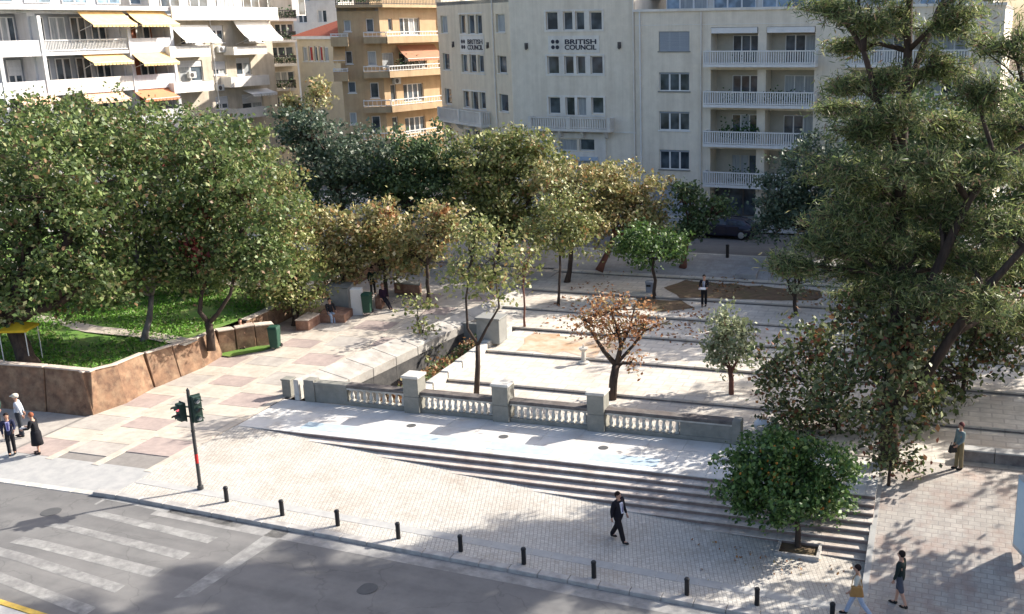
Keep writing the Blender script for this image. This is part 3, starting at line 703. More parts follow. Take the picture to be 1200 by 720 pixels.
        if sill:
            p = MB(); p.box(s0-.08, -.07, z0-.09, s1+.08, y, z0-.004); p.build('sill', sillm or MT['trim'], w)
        return w
    def slab(f, s0, s1, z0, z1, out, m, name='balcony', inn=0.0, parent=None):
        b = MB(); b.box(s0, -out, z0, s1, inn, z1); return b.build(name, m, parent or f.root)
    def railing(f, s0, s1, z0, h, out, m, parent, sp=.16, th=.05, ends=True, capm=None):
        b = MB(); y = -out+.05
        n = max(2, int((s1-s0)/sp))
        for k in range(n+1):
            c = s0+.03+(s1-s0-.06)*k/n; b.box(c-th/2, y, z0, c+th/2, y+th, z0+h-.08)
        if ends:
            m_ = max(2, int(out/sp))
            for e in (s0+.03, s1-.03):
                for k in range(1, m_): b.box(e-th/2, y+(out-.05)*k/m_, z0, e+th/2, y+(out-.05)*k/m_+th, z0+h-.08)
        o = b.build('bars', m, parent); o['kind'] = 'stuff'
        b = MB(); b.box(s0, -out, z0+h-.08, s1, -out+.12, z0+h); b.box(s0, -out, z0+.05, s1, -out+.09, z0+.11)
        if ends: b.box(s0, -out+.12, z0+h-.078, s0+.1, 0, z0+h-.002); b.box(s1-.1, -out+.12, z0+h-.078, s1, 0, z0+h-.002)
        b.build('handrail', capm or m, parent)
    def awning(f, s0, s1, z1, out, drop, m, val=.22, y=0.0):
        b = MB(); n = 6
        for k in range(n):
            a0 = k/n; a1 = (k+1)/n
            sag = lambda t: .10*math.sin(math.pi*t)*drop
            P0_ = (s0, y-out*a0, z1-drop*a0-sag(a0)); P1 = (s1, y-out*a0, z1-drop*a0-sag(a0)); Q1 = (s1, y-out*a1, z1-drop*a1-sag(a1)); Q0 = (s0, y-out*a1, z1-drop*a1-sag(a1))
            b.hexa([Q0, Q1, P1, P0_, tuple(Vector(Q0)+Vector((0, 0, .02))), tuple(Vector(Q1)+Vector((0, 0, .02))), tuple(Vector(P1)+Vector((0, 0, .02))), tuple(Vector(P0_)+Vector((0, 0, .02)))])
        nn = max(3, int((s1-s0)/.35))
        for k in range(nn):
            c0, c1 = s0+(s1-s0)*k/nn, s0+(s1-s0)*(k+1)/nn
            b.quad((c0, y-out, z1-drop), (c1, y-out, z1-drop), (c1-.04, y-out-.01, z1-drop-val), (c0+.04, y-out-.01, z1-drop-val))
        a = b.build('awning', m, f.root)
        b = MB(); b.tube([(s0, y-out, z1-drop), (s1, y-out, z1-drop)], [.03, .03], 6); b.tube([(s0+.05, y, z1-drop-.5), (s0+.05, y-out, z1-drop)], [.02, .02], 5); b.tube([(s1-.05, y, z1-drop-.5), (s1-.05, y-out, z1-drop)], [.02, .02], 5)
        b.build('awning_frame', MT['trim'], a)
    def shrubs(f, s0, s1, z0, h, y, n=120, m=None, size=.11):
        b = MB()
        for k in range(n):
            c = Vector((random.uniform(s0, s1), y+random.uniform(-.2, .2), z0+abs(random.gauss(0, .5))*h))
            a = Vector((random.gauss(0, 1), random.gauss(0, 1), random.gauss(0, 1))).normalized()*size; e = a.orthogonal().normalized()*size*.6
            b.quad(c-a, c+e, c+a, c-e)
        o = b.build('balcony_plants', m or MT['plantgreen'], f.root); o['kind'] = 'stuff'

def bearing(vx, cy=None):
    """facade direction (angle in plan) of level lines that vanish at picture column vx"""
    d = ray(vx, 30); return math.atan2(d[1], d[0])
def onray(x, Y):
    d = ray(x, 250); t = (Y-CAM[1])/d[1]; return (CAM[0]+d[0]*t, Y)

ZB = STREET_Z
# ------------------------------------------------ right apartment block (white balconies)
angR = rad(-5)
PR = onray(746, 39.6)
R = Facade(PR, angR, 'apartment_building', 'pale grey apartment block with white picket balconies, behind the parked car')
zroofR = R.px(800, 13)[1]
def RR(x0, y0, x1, y1): return R.rect(x0, y0, x1, y1)
wl = [RR(772, 37, 808, 60), RR(773, 85, 808, 107), RR(774, 131, 809, 153), RR(774, 176, 810, 199)]
s_a, s_b = wl[0][0], wl[0][2]
wl = [(s_a, r[1], s_b, r[3]) for r in wl]
bays = [(R.px(833, 60)[0], R.px(888, 60)[0]), (R.px(898, 60)[0], R.px(955, 60)[0])]
bw = bays[0][1]-bays[0][0]; gapb = bays[1][0]-bays[0][1]
bays += [(bays[1][1]+2.6, bays[1][1]+2.6+bw), (bays[1][1]+2.6+bw+gapb, bays[1][1]+2.6+2*bw+gapb)]
lev = [(R.px(860, 76)[1], R.px(860, 32)[1]), (R.px(860, 123)[1], R.px(860, 82)[1]), (R.px(860, 169)[1], R.px(860, 129)[1]), (R.px(860, 216)[1], R.px(860, 175)[1])]
sendR = bays[3][1]+2.2
holes = [(r[0], r[1], r[2], r[3], .2) for r in wl]
for (z0, z1) in lev:
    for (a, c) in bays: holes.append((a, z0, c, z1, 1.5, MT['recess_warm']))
# second window column further right
s_c = bays[3][1]+.5
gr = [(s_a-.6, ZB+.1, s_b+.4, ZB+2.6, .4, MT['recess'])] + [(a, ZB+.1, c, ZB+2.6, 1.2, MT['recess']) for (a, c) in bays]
R.wall(0, sendR, ZB, zroofR, MT['stucco_grey'], holes+gr)
R.body(0, sendR, ZB, zroofR, 11, MT['stucco_grey'])
R.slab(-.05, sendR+.1, zroofR-.02, zroofR+.16, .14, MT['stucco_pale'], 'cornice', inn=.3)
R.slab(0.02, sendR, R.px(780, 30)[1], R.px(780, 30)[1]+.06, .03, MT['stucco_pale'], 'string_course')
for i, r in enumerate(wl):
    R.window(r, 3, sillm=MT['trim'] if i == 2 else MT['concrete'], shutter=(1.0, MT['shutter']) if i == 0 else (.1, MT['shutter']), curt=.25)
for li, (z0, z1) in enumerate(lev):
    for pair in ((bays[0], bays[1]), (bays[2], bays[3])):
        s0, s1 = pair[0][0]-.25, pair[1][1]+.25
        bal_ = R.slab(s0, s1, z0-.14, z0+.06, 1.05, MT['trim'])
        R.railing(s0, s1, z0+.06, .95, 1.05, MT['trim'], bal_, sp=.17, th=.075)
        # pale panel strips between the pickets
    for bi, (a, c) in enumerate(bays):
        w_ = c-a
        R.window((a+w_*(.36 if bi % 2 == 0 else .30), z0+.08, a+w_*.93, z0+2.05), 3, y=1.36, sill=False, fm=MT['trim'] if li < 3 else MT['recess_warm'], curt=.3, bar=.05)
        if li == 0: p = MB(); p.box(a+.05, -.1, z1-.42, c-.05, .25, z1-.03); p.build('awning_box', MT['trim'], R.root)
R.shrubs(bays[1][0], bays[1][1], lev[1][0]+.3, .8, -.5, 260)
R.shrubs(bays[0][0]+.9, bays[0][1], lev[1][0]+.2, .8, -.4, 90)
R.shrubs(bays[0][0]+.9, bays[0][1]+.3, lev[2][0]+.5, 1.1, -.5, 360)
R.shrubs(bays[0][0]+1.8, bays[0][1], lev[0][0]+.3, .5, -.7, 60)
R.shrubs(bays[0][0]+1.6, bays[1][0], lev[3][0]+.3, 1.0, -.6, 200)
# penthouse set back on the roof
pz = R.px(800, -14)[1]
b = MB(); b.box(1.4, 3.2, zroofR-.02, sendR-1, 10, zroofR+2.7); b.build('penthouse', MT['stucco_pale'], R.root)
b = MB(); b.box(.9, 2.7, zroofR+2.7, sendR-.5, 10.5, zroofR+2.85); b.build('penthouse_roof', MT['trim'], R.root)
a0_ = R.px(775, 5, -2)[0]
k = 0
while a0_ < sendR-4:
    R.window((a0_, zroofR+.15, a0_+3.3, zroofR+2.6), 3, y=3.08, gm=MT['glassblue'], sill=False); a0_ += 3.75
# ground floor shop glazing
for (a, c) in bays[:2]:
    R.window((a+.1, ZB+.3, c-.1, ZB+2.5), 3, y=1.0, fm=MT['darkframe'], sill=False)


# ------------------------------------------------ corner office block: front
DB = rad(-5)
cornerS = R.px(600, 100)[0]
PBf = R.P0 + R.d*(-.002)
B = Facade((R.P0+R.d*cornerS)[:2], DB, 'office_building', 'tall beige-grey office block with a bend in its facade and dark lettering between window rows')
B.P0 = Vector((B.P0.x, B.P0.y, 0))
s_end = B.px(745, 100)[0]-.02
ztop = 18.0
def BR(x0, y0, x1, y1): return B.rect(x0, y0, x1, y1)
r1 = [BR(638.7, 14, 653, 35.5), BR(660, 14, 671, 35.5), BR(674.5, 14, 684.5, 35.5), BR(691, 14, 705.5, 35.5)]
r2 = [BR(642.7, 66, 655.5, 87), BR(661.5, 66, 672.5, 87), BR(676, 66, 686.5, 87), BR(692.5, 66, 706, 87)]
r3 = [BR(643.5, 114, 657, 133.5), BR(663, 114, 673.5, 136), BR(676.5, 114, 687, 136), BR(693, 114, 707.5, 133.5)]
xs_ = [(r1[i][0]+r2[i][0]+r3[i][0])/3 for i in range(4)], [(r1[i][2]+r2[i][2]+r3[i][2])/3 for i in range(4)]
rows = [[(xs_[0][i], r[i][1], xs_[1][i], r[i][3]) for i in range(4)] for r in (r1, r2, r3)]
dz = rows[0][0][1]-rows[1][0][1]
rows.insert(0, [(q[0], q[1]+dz, q[2], q[3]+dz) for q in rows[0]])
portal = BR(655, 163, 676, 177), BR(679, 163, 700, 177)
door = BR(652, 184, 698, 240)
holes = [q+(.25,) for r in rows for q in r]+[portal[0]+(.25,), portal[1]+(.25,), (door[0], ZB, door[2], door[3], .5, MT['shutter'])]
B.wall(0, s_end, ZB, ztop, MT['stucco_grey'], holes)
B.body(0, s_end, ZB, ztop, 13, MT['stucco_grey'])
# side return that shows above the neighbour
for ri, r in enumerate(rows):
    x0, x1 = r[0][0]-.16, r[3][2]+.16; z0, z1 = r[0][1]-.14, r[0][3]+.14
    if ri == 3: z0 = r[1][1]-.05
    p = MB()                                     # pale surround, butted pieces, 4 cm proud
    p.box(x0, -.05, z1-.14+.005, x1, .0, z1); p.box(x0, -.05, z0, x1, .0, z0+.135)
    zz0, zz1 = z0+.14, z1-.14
    edges = [x0]+[e for q in r for e in (q[0]-.005, q[2]+.005)]+[x1]
    for k in range(0, len(edges), 2): p.box(edges[k], -.05, zz0, edges[k+1], .0, zz1)
    p.build('window_surround', MT['stucco_pale'], B.root)
    for q in r: B.window(q, 1, y=.16, sill=False, bar=.06, fm=MT['trim'], curt=.15)
for q in portal: B.window(q, 1, y=.16, sill=False, fm=MT['trim'])
pr = BR(641, 156, 711, 250)
p = MB(); p.box(pr[0], -.12, ZB, door[0]-.01, 0, pr[3]); p.box(door[2]+.01, -.12, ZB, pr[2], 0, pr[3]); p.box(door[0], -.12, pr[3]-.4, door[2], 0, pr[3])
p.box(door[0], -.12, door[3]+.02, door[2], 0, portal[0][1]-.05)
p.build('portal_surround', MT['stucco_pale'], B.root)
B.window((door[0]+.2, ZB+.1, door[2]-.2, door[3]-.1), 3, y=.3, sill=False, gm=MT['bluepanel'])
p = MB(); p.box(*[*(door[0]-.3, -.22, door[3]-.25), *(door[2]+.3, -.121, door[3]+.05)]); p.build('door_hood', MT['bluepanel'], B.root)
def ornate_balcony(F, s0, s1, z0, z1, out, mtl):
    bb = F.slab(s0, s1, z0, z0+.22, out, mtl)
    F.railing(s0+.04, s1-.04, z0+.22, z1-z0-.22, out-.04, MT['stucco_pale'], bb, sp=.2, th=.11)
    for e in (s0, s1-.25, (s0+s1)/2-.12): 
        p = MB(); p.box(e, -out-.01, z0+.22, e+.25, -out+.2, z1+.03); p.build('balcony_pier', mtl, bb)
    for e in np.linspace(s0+.6, s1-.6, 4):
        p = MB(); p.hexa([(e-.1, -out*.4, z0-.45), (e+.1, -out*.4, z0-.45), (e+.1, 0, z0-.6), (e-.1, 0, z0-.6), (e-.1, -out*.8, z0), (e+.1, -out*.8, z0), (e+.1, 0, z0), (e-.1, 0, z0)]); p.build('bracket', mtl, bb)
q = BR(625, 137, 720, 153); ornate_balcony(B, q[0], q[2], q[1], q[3], .9, MT['stucco_pale'])
q = BR(620, 152, 745, 153.6); 
p = MB(); p.box(0, -.06, q[1]-.1, s_end, 0, q[1]+.02); 
p.build('string_course', MT['stucco_pale'], B.root)
for (a, c) in ((617, 54), (726, 53)):
    s, z = B.px(a, c); p = MB(); p.box(s-.13, -.09, z-.22, s+.13, 0, z+.22); p.box(s-.06, -.16, z-.30, s+.06, -.09, z+.05); p.build('wall_lamp', MT['darkframe'], B.root)
MT['ink'] = mat('sign_ink', (0.03, 0.03, 0.05), 0.5)
def text(body, size, loc, parent, m, al='LEFT', name='lettering', sx=1.0):
    cu = bpy.data.curves.new(name, 'FONT'); cu.body = body; cu.size = size; cu.extrude = .012; cu.align_x = al; cu.offset = .012
    t = bpy.data.objects.new(name, cu); COL.objects.link(t)
    dg = bpy.context.evaluated_depsgraph_get(); me = bpy.data.meshes.new_from_object(t.evaluated_get(dg)); bpy.data.objects.remove(t)
    o = bpy.data.objects.new(name, me); COL.objects.link(o); me.materials.clear(); me.materials.append(m); o.parent = parent
    o.location = loc; o.rotation_euler = (rad(90), 0, 0); o.scale = (sx, 1, 1); return o
def sign(F, x0, y0, x1, y1, ncols):
    """logo of four dots and two words, one above the other"""
    q = F.rect(x0, y0, x1, y1); hgt = q[3]-q[1]; ln = hgt*.52; W = q[2]-q[0]
    pl_ = MB(); pl_.box(q[0]-.25, -.035, q[1]-.25, q[2]+.25, 0, q[3]+.25); board = pl_.build('sign_panel', MT['stucco_pale'], F.root)
    r_ = hgt*.21
    for i in range(2):
        for j in range(2):
            p = MB(); c = (q[0]+r_+i*r_*2.35*min(1, W/(hgt*4)), 0, q[1]+r_+j*r_*2.6)
            p.tube([(c[0], -.06, c[2]), (c[0], -.036, c[2])], [r_*.95, r_*.95], 14); p.build('logo_dot', MT['ink'], board)
    tx = q[0]+W*.30
    for k, wd_ in enumerate(('BRITISH', 'COUNCIL')):
        t = text(wd_, ln*1.25, (tx, -.05, q[3]-ln*.93-k*ln*1.05), board, MT['ink'])
        bw_ = max(v.co.x for v in t.data.vertices); t.scale = ((q[2]-tx)/bw_, 1, 1)
sign(B, 646, 46, 699, 58, 2)

# ------------------------------------------------ corner office block: left wing, bends back
angL = bearing(-130)+math.pi                     # direction towards the right/near end
BL = Facade(B.P0[:2], angL, 'left_wing_tmp', 'x')
wing = BL.root; wing.name = 'office_wing'
tag(wing, 'warm beige left wing of the bent office block with small triple windows and stone balcony', 'building')
sl_ = BL.px(514.5, 60)[0]
def LR(x0, y0, x1, y1): return BL.rect(x0, y0, x1, y1)
rw = [[(516.5, 18.5, 524.5, 39), (539, 17.5, 545.3, 39.5), (547.5, 17.5, 554.8, 40), (557, 17.5, 564.5, 40), (581, 16.7, 591, 38)],
      [(519, 62.7, 527, 82), (541, 64, 547.5, 84.5), (550.5, 64, 558.7, 85), (560, 65, 567, 85), (584, 65.5, 594, 86)],
      [(522, 104, 529, 122), (543, 107, 550, 126), (553, 107.5, 561, 130), (563, 108, 569.5, 128), (585, 110.6, 596, 131)]]
RW = [[LR(*c) for c in r] for r in rw]
for k in range(5):
    a = sum(r[k][0] for r in RW)/3; c = sum(r[k][2] for r in RW)/3
    for r in RW: r[k] = (a, r[k][1], c, r[k][3])
d_ = RW[0][1][1]-RW[1][1][1]
RW.insert(0, [(q[0], q[1]+d_, q[2], q[3]+d_) for q in RW[0]])
RW.append([(q[0], q[1]-d_-.1, q[2], q[3]-d_-.1) for q in RW[2+1]])
BL.wall(sl_, -.01, ZB, ztop, MT['stucco_warm'], [q+(.25,) for r in RW for q in r])
b = MB(); b.quad((sl_, .01, ZB), (sl_, 14, ZB), (sl_, 14, ztop), (sl_, .01, ztop)); b.build('side_wall', MT['stucco_warm'], wing)
b = MB(); b.prism([(sl_, .0), (0, .0), (8, 10), (sl_+3, 14)], ztop-.3, ztop-.01); b.build('roof', MT['roof_grey'], wing)
for r in RW:
    for k, q in enumerate(r): BL.window(q, 1, y=.18, sill=(k in (0, 4)), bar=.06, curt=.1, sillm=MT['stucco_pale'])
    p = MB(); p.box(r[1][0]-.14, -.04, r[1][1]-.16, r[3][2]+.14, 0, r[1][1]-.03); p.box(r[1][0]-.14, -.04, r[1][3]+.03, r[3][2]+.14, 0, r[1][3]+.15); p.build('window_surround', MT['stucco_pale'], wing)
q = LR(524, 128, 575, 145); ornate_balcony(BL, q[0], q[2], q[1], q[3], .9, MT['stucco_pale'])
sign(BL, 541, 46, 566, 58, 2)
for (a, c) in ((531.5, 52), (572, 53)):
    s, z = BL.px(a, c); p = MB(); p.box(s-.14, -.09, z-.22, s+.14, 0, z+.22); p.box(s-.06, -.16, z-.28, s+.06, -.09, z+.02); p.build('wall_lamp', MT['darkframe'], wing)

# ------------------------------------------------ orange apartment block
PE = at_depth(475, 60, 96)
angE = bearing(1500)
E = Facade(PE[:2], angE, 'orange_building', 'ochre orange apartment block with wide balconies and a brown awning')
zt = E.px(480, 12)[1]+.2
s0e, s1e = E.px(447, 60)[0], E.px(516, 60)[0]+3
LE = [(37.5, 50), (76, 89), (114.5, 128.5), (152, 166)]
def ER(*a): return E.rect(*a)
wE = [[(455, 22, 460, 36), (468.5, 21, 492, 41)], [(448, 62, 462, 80), (468, 62, 500, 80)], [(458, 99, 464.5, 119), (473, 98, 496.5, 119)], [(460, 137, 467, 156), (475, 137, 499, 156)]]
hl = []; W_ = []
for r in wE:
    for q in r: 
        rr_ = ER(*q); W_.append((rr_, 4 if q[2]-q[0] > 18 else 1)); hl.append(rr_+(.2,))
E.wall(s0e, s1e, ZB, zt, MT['stucco_orange'], hl)
E.body(s0e, s1e, ZB, zt, 4, MT['stucco_orange'])
for rr_, n in W_: E.window(rr_, n, y=.12, sill=False, bar=.07)
# chamfered bay and left side wing of the orange block
cx0 = E.P0+E.d*s0e
E2 = Facade(cx0[:2], angE-rad(48), 'orange_bay_tmp', 'x'); E2.root.name = 'orange_bay_building'
tag(E2.root, 'ochre left bay of the orange apartment block with tall french doors and a tan awning', 'building')
e0 = E2.px(398, 60)[0]; e1 = -.01
dd = [(429, 22, 438, 38), (431, 60, 441, 77), (434, 97, 444, 115), (436, 136, 446, 154)]; sm_ = [(403, 24, 411, 37), (405, 60, 413, 75), (408, 96, 417, 109), (410, 132, 418, 146)]
hh = [E2.rect(*q)+(.2,) for q in dd+sm_]
E2.wall(e0, e1, ZB, zt, MT['stucco_orange'], hh)
pb_ = E2.P0+E2.d*e0; rb_ = Vector((pb_.x-CAM[0], pb_.y-CAM[1], 0)).normalized(); bx_, by_ = e0+rb_.dot(E2.d)*11+.5, -rb_.dot(E2.n)*11
b = MB(); b.quad((e0, .01, ZB), (bx_, by_, ZB), (bx_, by_, zt), (e0, .01, zt)); b.build('side_wall', MT['stucco_orange'], E2.root)
b = MB(); b.prism([(e0, 0), (0, 0), (bx_+4, by_), (bx_, by_)], zt-.3, zt-.02); b.build('roof', MT['roof_grey'], E2.root)
for h in hh: E2.window(h[:4], 1, y=.12, sill=True, bar=.07)
for i, (ya, yb) in enumerate(LE):
    z0 = E.px(480, yb)[1]; z1 = E.px(480, ya)[1]
    bb = E.slab(s0e-.3, s1e, z0, z0+.55, 1.1, MT['stucco_orange']); E.railing(s0e-.3, s1e, z0+.55, max(.35, z1-z0-.5), 1.1, MT['trim'], bb, sp=.35, th=.04, ends=False)
    ea = E2.px(427, yb)[0]
    bb = E2.slab(ea, .5, z0, z0+.55, .95, MT['stucco_orange']); E2.railing(ea, .5, z0+.55, max(.35, z1-z0-.5), .95, MT['trim'], bb, sp=.35, th=.04)
    eb = E2.px(409, yb)[0]
    if i in (0, 1):
        bb = E2.slab(e0-.6, eb, z0-.2, z0+.6, 1.3, MT['stucco_orange']); E2.railing(e0-.6, eb, z0+.6, .3, 1.3, MT['trim'], bb, sp=.4, th=.04)
q = ER(465, 53, 509, 72); E.awning(q[0], q[2], q[3], 1.3, q[3]-q[1]-.3, MT['brown_canvas'])
q = E2.rect(391, 53, 405, 71); E2.awning(q[0], q[2], q[3], 1.3, 1.3, MT['tan_canvas'])
E.shrubs(s0e+1, s0e+4, E.px(480, 84)[1]+.6, .8, -.8, 120)
bb = E.slab(s0e-.4, s1e, zt, zt+.25, .9, MT['stucco_orange'], 'roof_slab', inn=1.5); E.railing(s0e-.4, s1e, zt+.25, .8, .9, MT['darkframe'], bb, sp=.2, th=.04)
b2 = E2.slab(e0, .4, zt+.003, zt+.25, .8, MT['stucco_orange'], 'roof_slab', inn=1.5); E2.railing(e0, .4, zt+.25, .8, .8, MT['darkframe'], b2, sp=.2, th=.04)
b = MB(); b.box(s0e+1, 2, zt-.02, s1e-1, 3.9, zt+3); b.build('penthouse', MT['stucco_orange'], E.root)
E2.shrubs(e0, .3, zt+.5, .9, -.3, 260)

# ------------------------------------------------ left street front: white block, beige block, dark narrow block
angA = bearing(1300)
def streetP(x, D): p_ = at_depth(x, 60, D); return (p_.x, p_.y)
A = Facade(streetP(75, 84), angA, 'white_apartment_building', 'white apartment block with deep loggias and yellow awnings, at the far left')
def AR(*a, off=0): return A.rect(*a, off)
zA = A.px(75, 12)[1]
sA0, sA1 = A.px(-60, 60)[0], A.px(197, 60)[0]
bayA = [(A.px(-55, 60)[0], A.px(-12, 60)[0]), (A.px(-8, 60)[0], A.px(38, 60)[0]), (A.px(47, 60)[0], A.px(143, 60)[0]), (A.px(149, 60)[0], A.px(194, 60)[0])]
flo = [A.px(75, y)[1] for y in (61, 107)]
st = flo[0]-flo[1]
tops = [A.px(75, 16)[1], A.px(75, 65)[1]]
flo += [flo[1]-st, flo[1]-2*st]; tops += [tops[1]-st, tops[1]-2*st]
tops = [max(t, f_+1.6) for t, f_ in zip(tops, flo)]
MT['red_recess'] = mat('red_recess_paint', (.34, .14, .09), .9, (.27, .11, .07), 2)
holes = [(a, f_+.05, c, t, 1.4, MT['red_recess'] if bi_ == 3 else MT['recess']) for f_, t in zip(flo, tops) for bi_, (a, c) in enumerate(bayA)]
A.wall(sA0, sA1, ZB-2, zA, MT['stucco_white'], holes); A.body(sA0, sA1, ZB-2, zA, 14, MT['stucco_white'])
A.slab(sA0, sA1, zA, zA+.35, .9, MT['stucco_white'], 'roof_slab', inn=1)
for i, (f_, t) in enumerate(zip(flo, tops)):
    bb = A.slab(sA0, bayA[3][1]+.3, f_-.25, f_+.0, .75, MT['stucco_white'])
    for bi, (a, c) in enumerate(bayA):
        p = MB()
        if (bi == 2 and i == 0): A.railing(a, c, f_+.05, .9, .72, MT['trim'], bb, sp=.14, th=.04, ends=False)
        else: p.box(a-.1, -.75, f_, c+.1, -.62, f_+.95); p.build('parapet', MT['stucco_white'] if bi != 2 else MT['stucco_pale'], bb)
        wl_ = c-a
        n = 2 if wl_ < 5 else 4
        for k in range(n):
            A.window((a+wl_*(k+.12)/n, f_+.15, a+wl_*(k+.86)/n, t-.25), 2, y=1.25, sill=False, bar=.08, shutter=(random.choice([.0001, .5, .8]), MT['whiteshutter']) if bi < 2 else None, curt=.2)
    for e in (bayA[0][1]+.05, bayA[1][1]+.2, bayA[2][1]+.1, bayA[3][1]+.05):
        p = MB(); p.box(e, -.8, f_-.25, e+.3, -.001, f_+st-.27); p.build('divider_fin', MT['stucco_white'], A.root)
def aw(F, x0, y0, x1, y1, m, out=1.5):
    q0 = F.px(x0, y0, .3); q1 = F.px(x1, y0, .3); qb = F.px((x0+x1)/2, y1, out+.3)
    F.awning(q0[0], q1[0], q0[1], out, max(.3, q0[1]-qb[1]-.1), m, y=-.3)
aw(A, 90, 14, 143, 30, MT['yellow_canvas'], 1.6); aw(A, 147, 13, 192, 30, MT['yellow_canvas'], 1.7)
aw(A, 95, 64, 143, 75, MT['yellow_canvas'], 1.3); aw(A, 149, 57, 192, 76, MT['yellow_canvas'], 1.7)
aw(A, 12, 112, 60, 122, MT['peach_canvas'], 1.3); aw(A, 92, 108, 140, 120, MT['peach_canvas'], 1.3); aw(A, 152, 103, 194, 118, MT['orange_canvas'], 1.6)
b = MB(); b.box(sA0+1, 3, zA-.02, sA1-2, 12, zA+3.0); b.build('penthouse', MT['stucco_white'], A.root)
for k in range(8):
    A.window((sA0+2+k*3.4, zA+.6, sA0+4.4+k*3.4, zA+2.6), 2, y=2.9, gm=MT['glassblue'], sill=False)

Bg = Facade((A.P0+A.d*(sA1+.4))[:2], angA, 'beige_apartment_building', 'beige apartment block with white awnings and short projecting balconies, beside the white block')
zB = Bg.px(225, 24)[1]; e0, e1 = 0, Bg.px(320, 60)[0]
win = [(247, 30, 262, 50), (250, 72, 265, 88), (253, 113, 268, 128), (212, 40, 240, 53), (210, 71, 238, 96), (285, 32, 308, 50), (277, 68, 294, 88), (284, 110, 308, 128)]
rw_ = [Bg.rect(*q) for q in win]
Bg.wall(e0, e1, ZB-2, zB, MT['stucco_beige'], [q+(.2,) for q in rw_]); Bg.body(e0, e1, ZB-2, zB, 13, MT['stucco_beige'])
for q in rw_: Bg.window(q, 2, y=.12, sill=True, bar=.09, shutter=(random.choice([.3, .6, .2]), MT['whiteshutter']), fm=MT['trim'])
for (x0, y0, x1, y1) in ((198, 54, 246, 67), (203, 96, 250, 108), (273, 56, 312, 64), (270, 89, 315, 101), (278, 126, 312, 138), (200, 140, 250, 150)):
    q = Bg.rect(x0, y0, x1, y1, 1.2); bb = Bg.slab(q[0], q[2], q[1], q[1]+.2, 1.3, MT['stucco_pale'])
    p = MB(); hq = max(.75, q[3]-q[1])
    p.box(q[0], -1.3, q[1]+.2, q[2], -1.2, q[1]+hq); p.box(q[0], -1.2, q[1]+.2, q[0]+.1, 0, q[1]+hq); p.box(q[2]-.1, -1.2, q[1]+.2, q[2], 0, q[1]+hq); p.build('parapet', MT['stucco_pale'], bb)
aw(Bg, 200, 30, 243, 49, MT['white_canvas'], 1.5); aw(Bg, 273, 25, 314, 47, MT['white_canvas'], 1.7); aw(Bg, 284, 106, 313, 112, MT['white_canvas'], 1.3)
q = Bg.rect(198, 10, 312, 22, .8); bb = Bg.slab(e0-.5, e1, zB, zB+.3, 1.1, MT['stucco_pale'], 'roof_slab', inn=1)
p = MB(); p.box(e0-.5, -1.1, zB+.3, e1, -.98, zB+1.2); p.build('roof_parapet', MT['stucco_pale'], bb)
b = MB(); b.box(e0, 2.0, zB-.02, e1, 12, zB+3.6); b.build('penthouse', MT['stucco_pale'], Bg.root)
for k in range(6): Bg.window((e0+1.2+k*3.4, zB+.5, e0+3.4+k*3.4, zB+2.6), 2, y=1.9, sill=False)

Cn = Facade(at_depth(322, 60, 108)[:2], angA-rad(35), 'narrow_apartment_building', 'narrow shaded apartment block with three planted balconies, left of the red roof')
c0, c1 = Cn.px(302, 60)[0], Cn.px(347, 60)[0]; zC = Cn.px(322, 0)[1]
wn = [(322, 28, 344, 42), (317, 55, 344, 68), (322, 84, 345, 98), (320, 112, 345, 126)]
rw_ = [Cn.rect(*q) for q in wn]
Cn.wall(c0, c1, ZB-2, zC+2, MT['stucco_beige'], [q+(.2,) for q in rw_]); Cn.body(c0, c1, ZB-2, zC+2, 10, MT['stucco_beige'])
for q in rw_: Cn.window(q, 3, y=.12, sill=False, bar=.08)
for (ya, yb) in ((13, 25), (42, 50), (68, 78), (97, 107), (128, 137)):
    q = Cn.rect(308, ya, 347, yb, 1.0); bb = Cn.slab(q[0], q[2], q[1], q[1]+.25, 1.2, MT['stucco_pale']); Cn.railing(q[0], q[2], q[1]+.25, .85, 1.15, MT['darkframe'], bb, sp=.16, th=.05)
    Cn.shrubs(q[0], q[2], q[1]+.4, .7, -.9, 150, size=.16)

Dr = Facade(at_depth(365, 60, 104)[:2], bearing(-700)+math.pi, 'red_roofed_house', 'small cream house with a red tiled roof between two apartment blocks')
d0, d1 = Dr.px(349, 60)[0], Dr.px(400, 60)[0]; zD = Dr.px(372, 46)[1]
wn = [(355, 55, 360, 72), (362, 54.5, 366.5, 72), (368.5, 54.5, 372, 72), (374, 54.5, 378, 72), (380, 55, 385, 72)]
rw_ = [Dr.rect(*q) for q in wn]
Dr.wall(d0, d1, ZB-2, zD, MT['stucco_cream'], [q+(.2,) for q in rw_]); Dr.body(d0, d1, ZB-2, zD, 9, MT['stucco_cream'])
red = mat('red_curtain', (0.45, 0.06, 0.05), .8)
for i, q in enumerate(rw_): Dr.window(q, 1, y=.1, sill=True, bar=.09, gm=red if i in (1, 3) else (MT['curtain'] if i in (0, 4) else MT['glass']))
b = MB(); b.box(d0-.3, -.4, zD, d1+.3, .1, zD+.3); b.build('cornice', MT['trim'], Dr.root)
zpk = Dr.px(390, 22, -4)[1]
b = MB(); b.hexa([(d0-.3, -.45, zD+.3), (d1+.3, -.45, zD+.3), (d1+.3, 9, zD+.3), (d0-.3, 9, zD+.3), (d1-3.5, 3, zpk), (d1+.3, 3, zpk), (d1+.3, 5, zpk), (d1-3.5, 5, zpk)]); rf = b.build('roof', MT['red_tiles'], Dr.root)
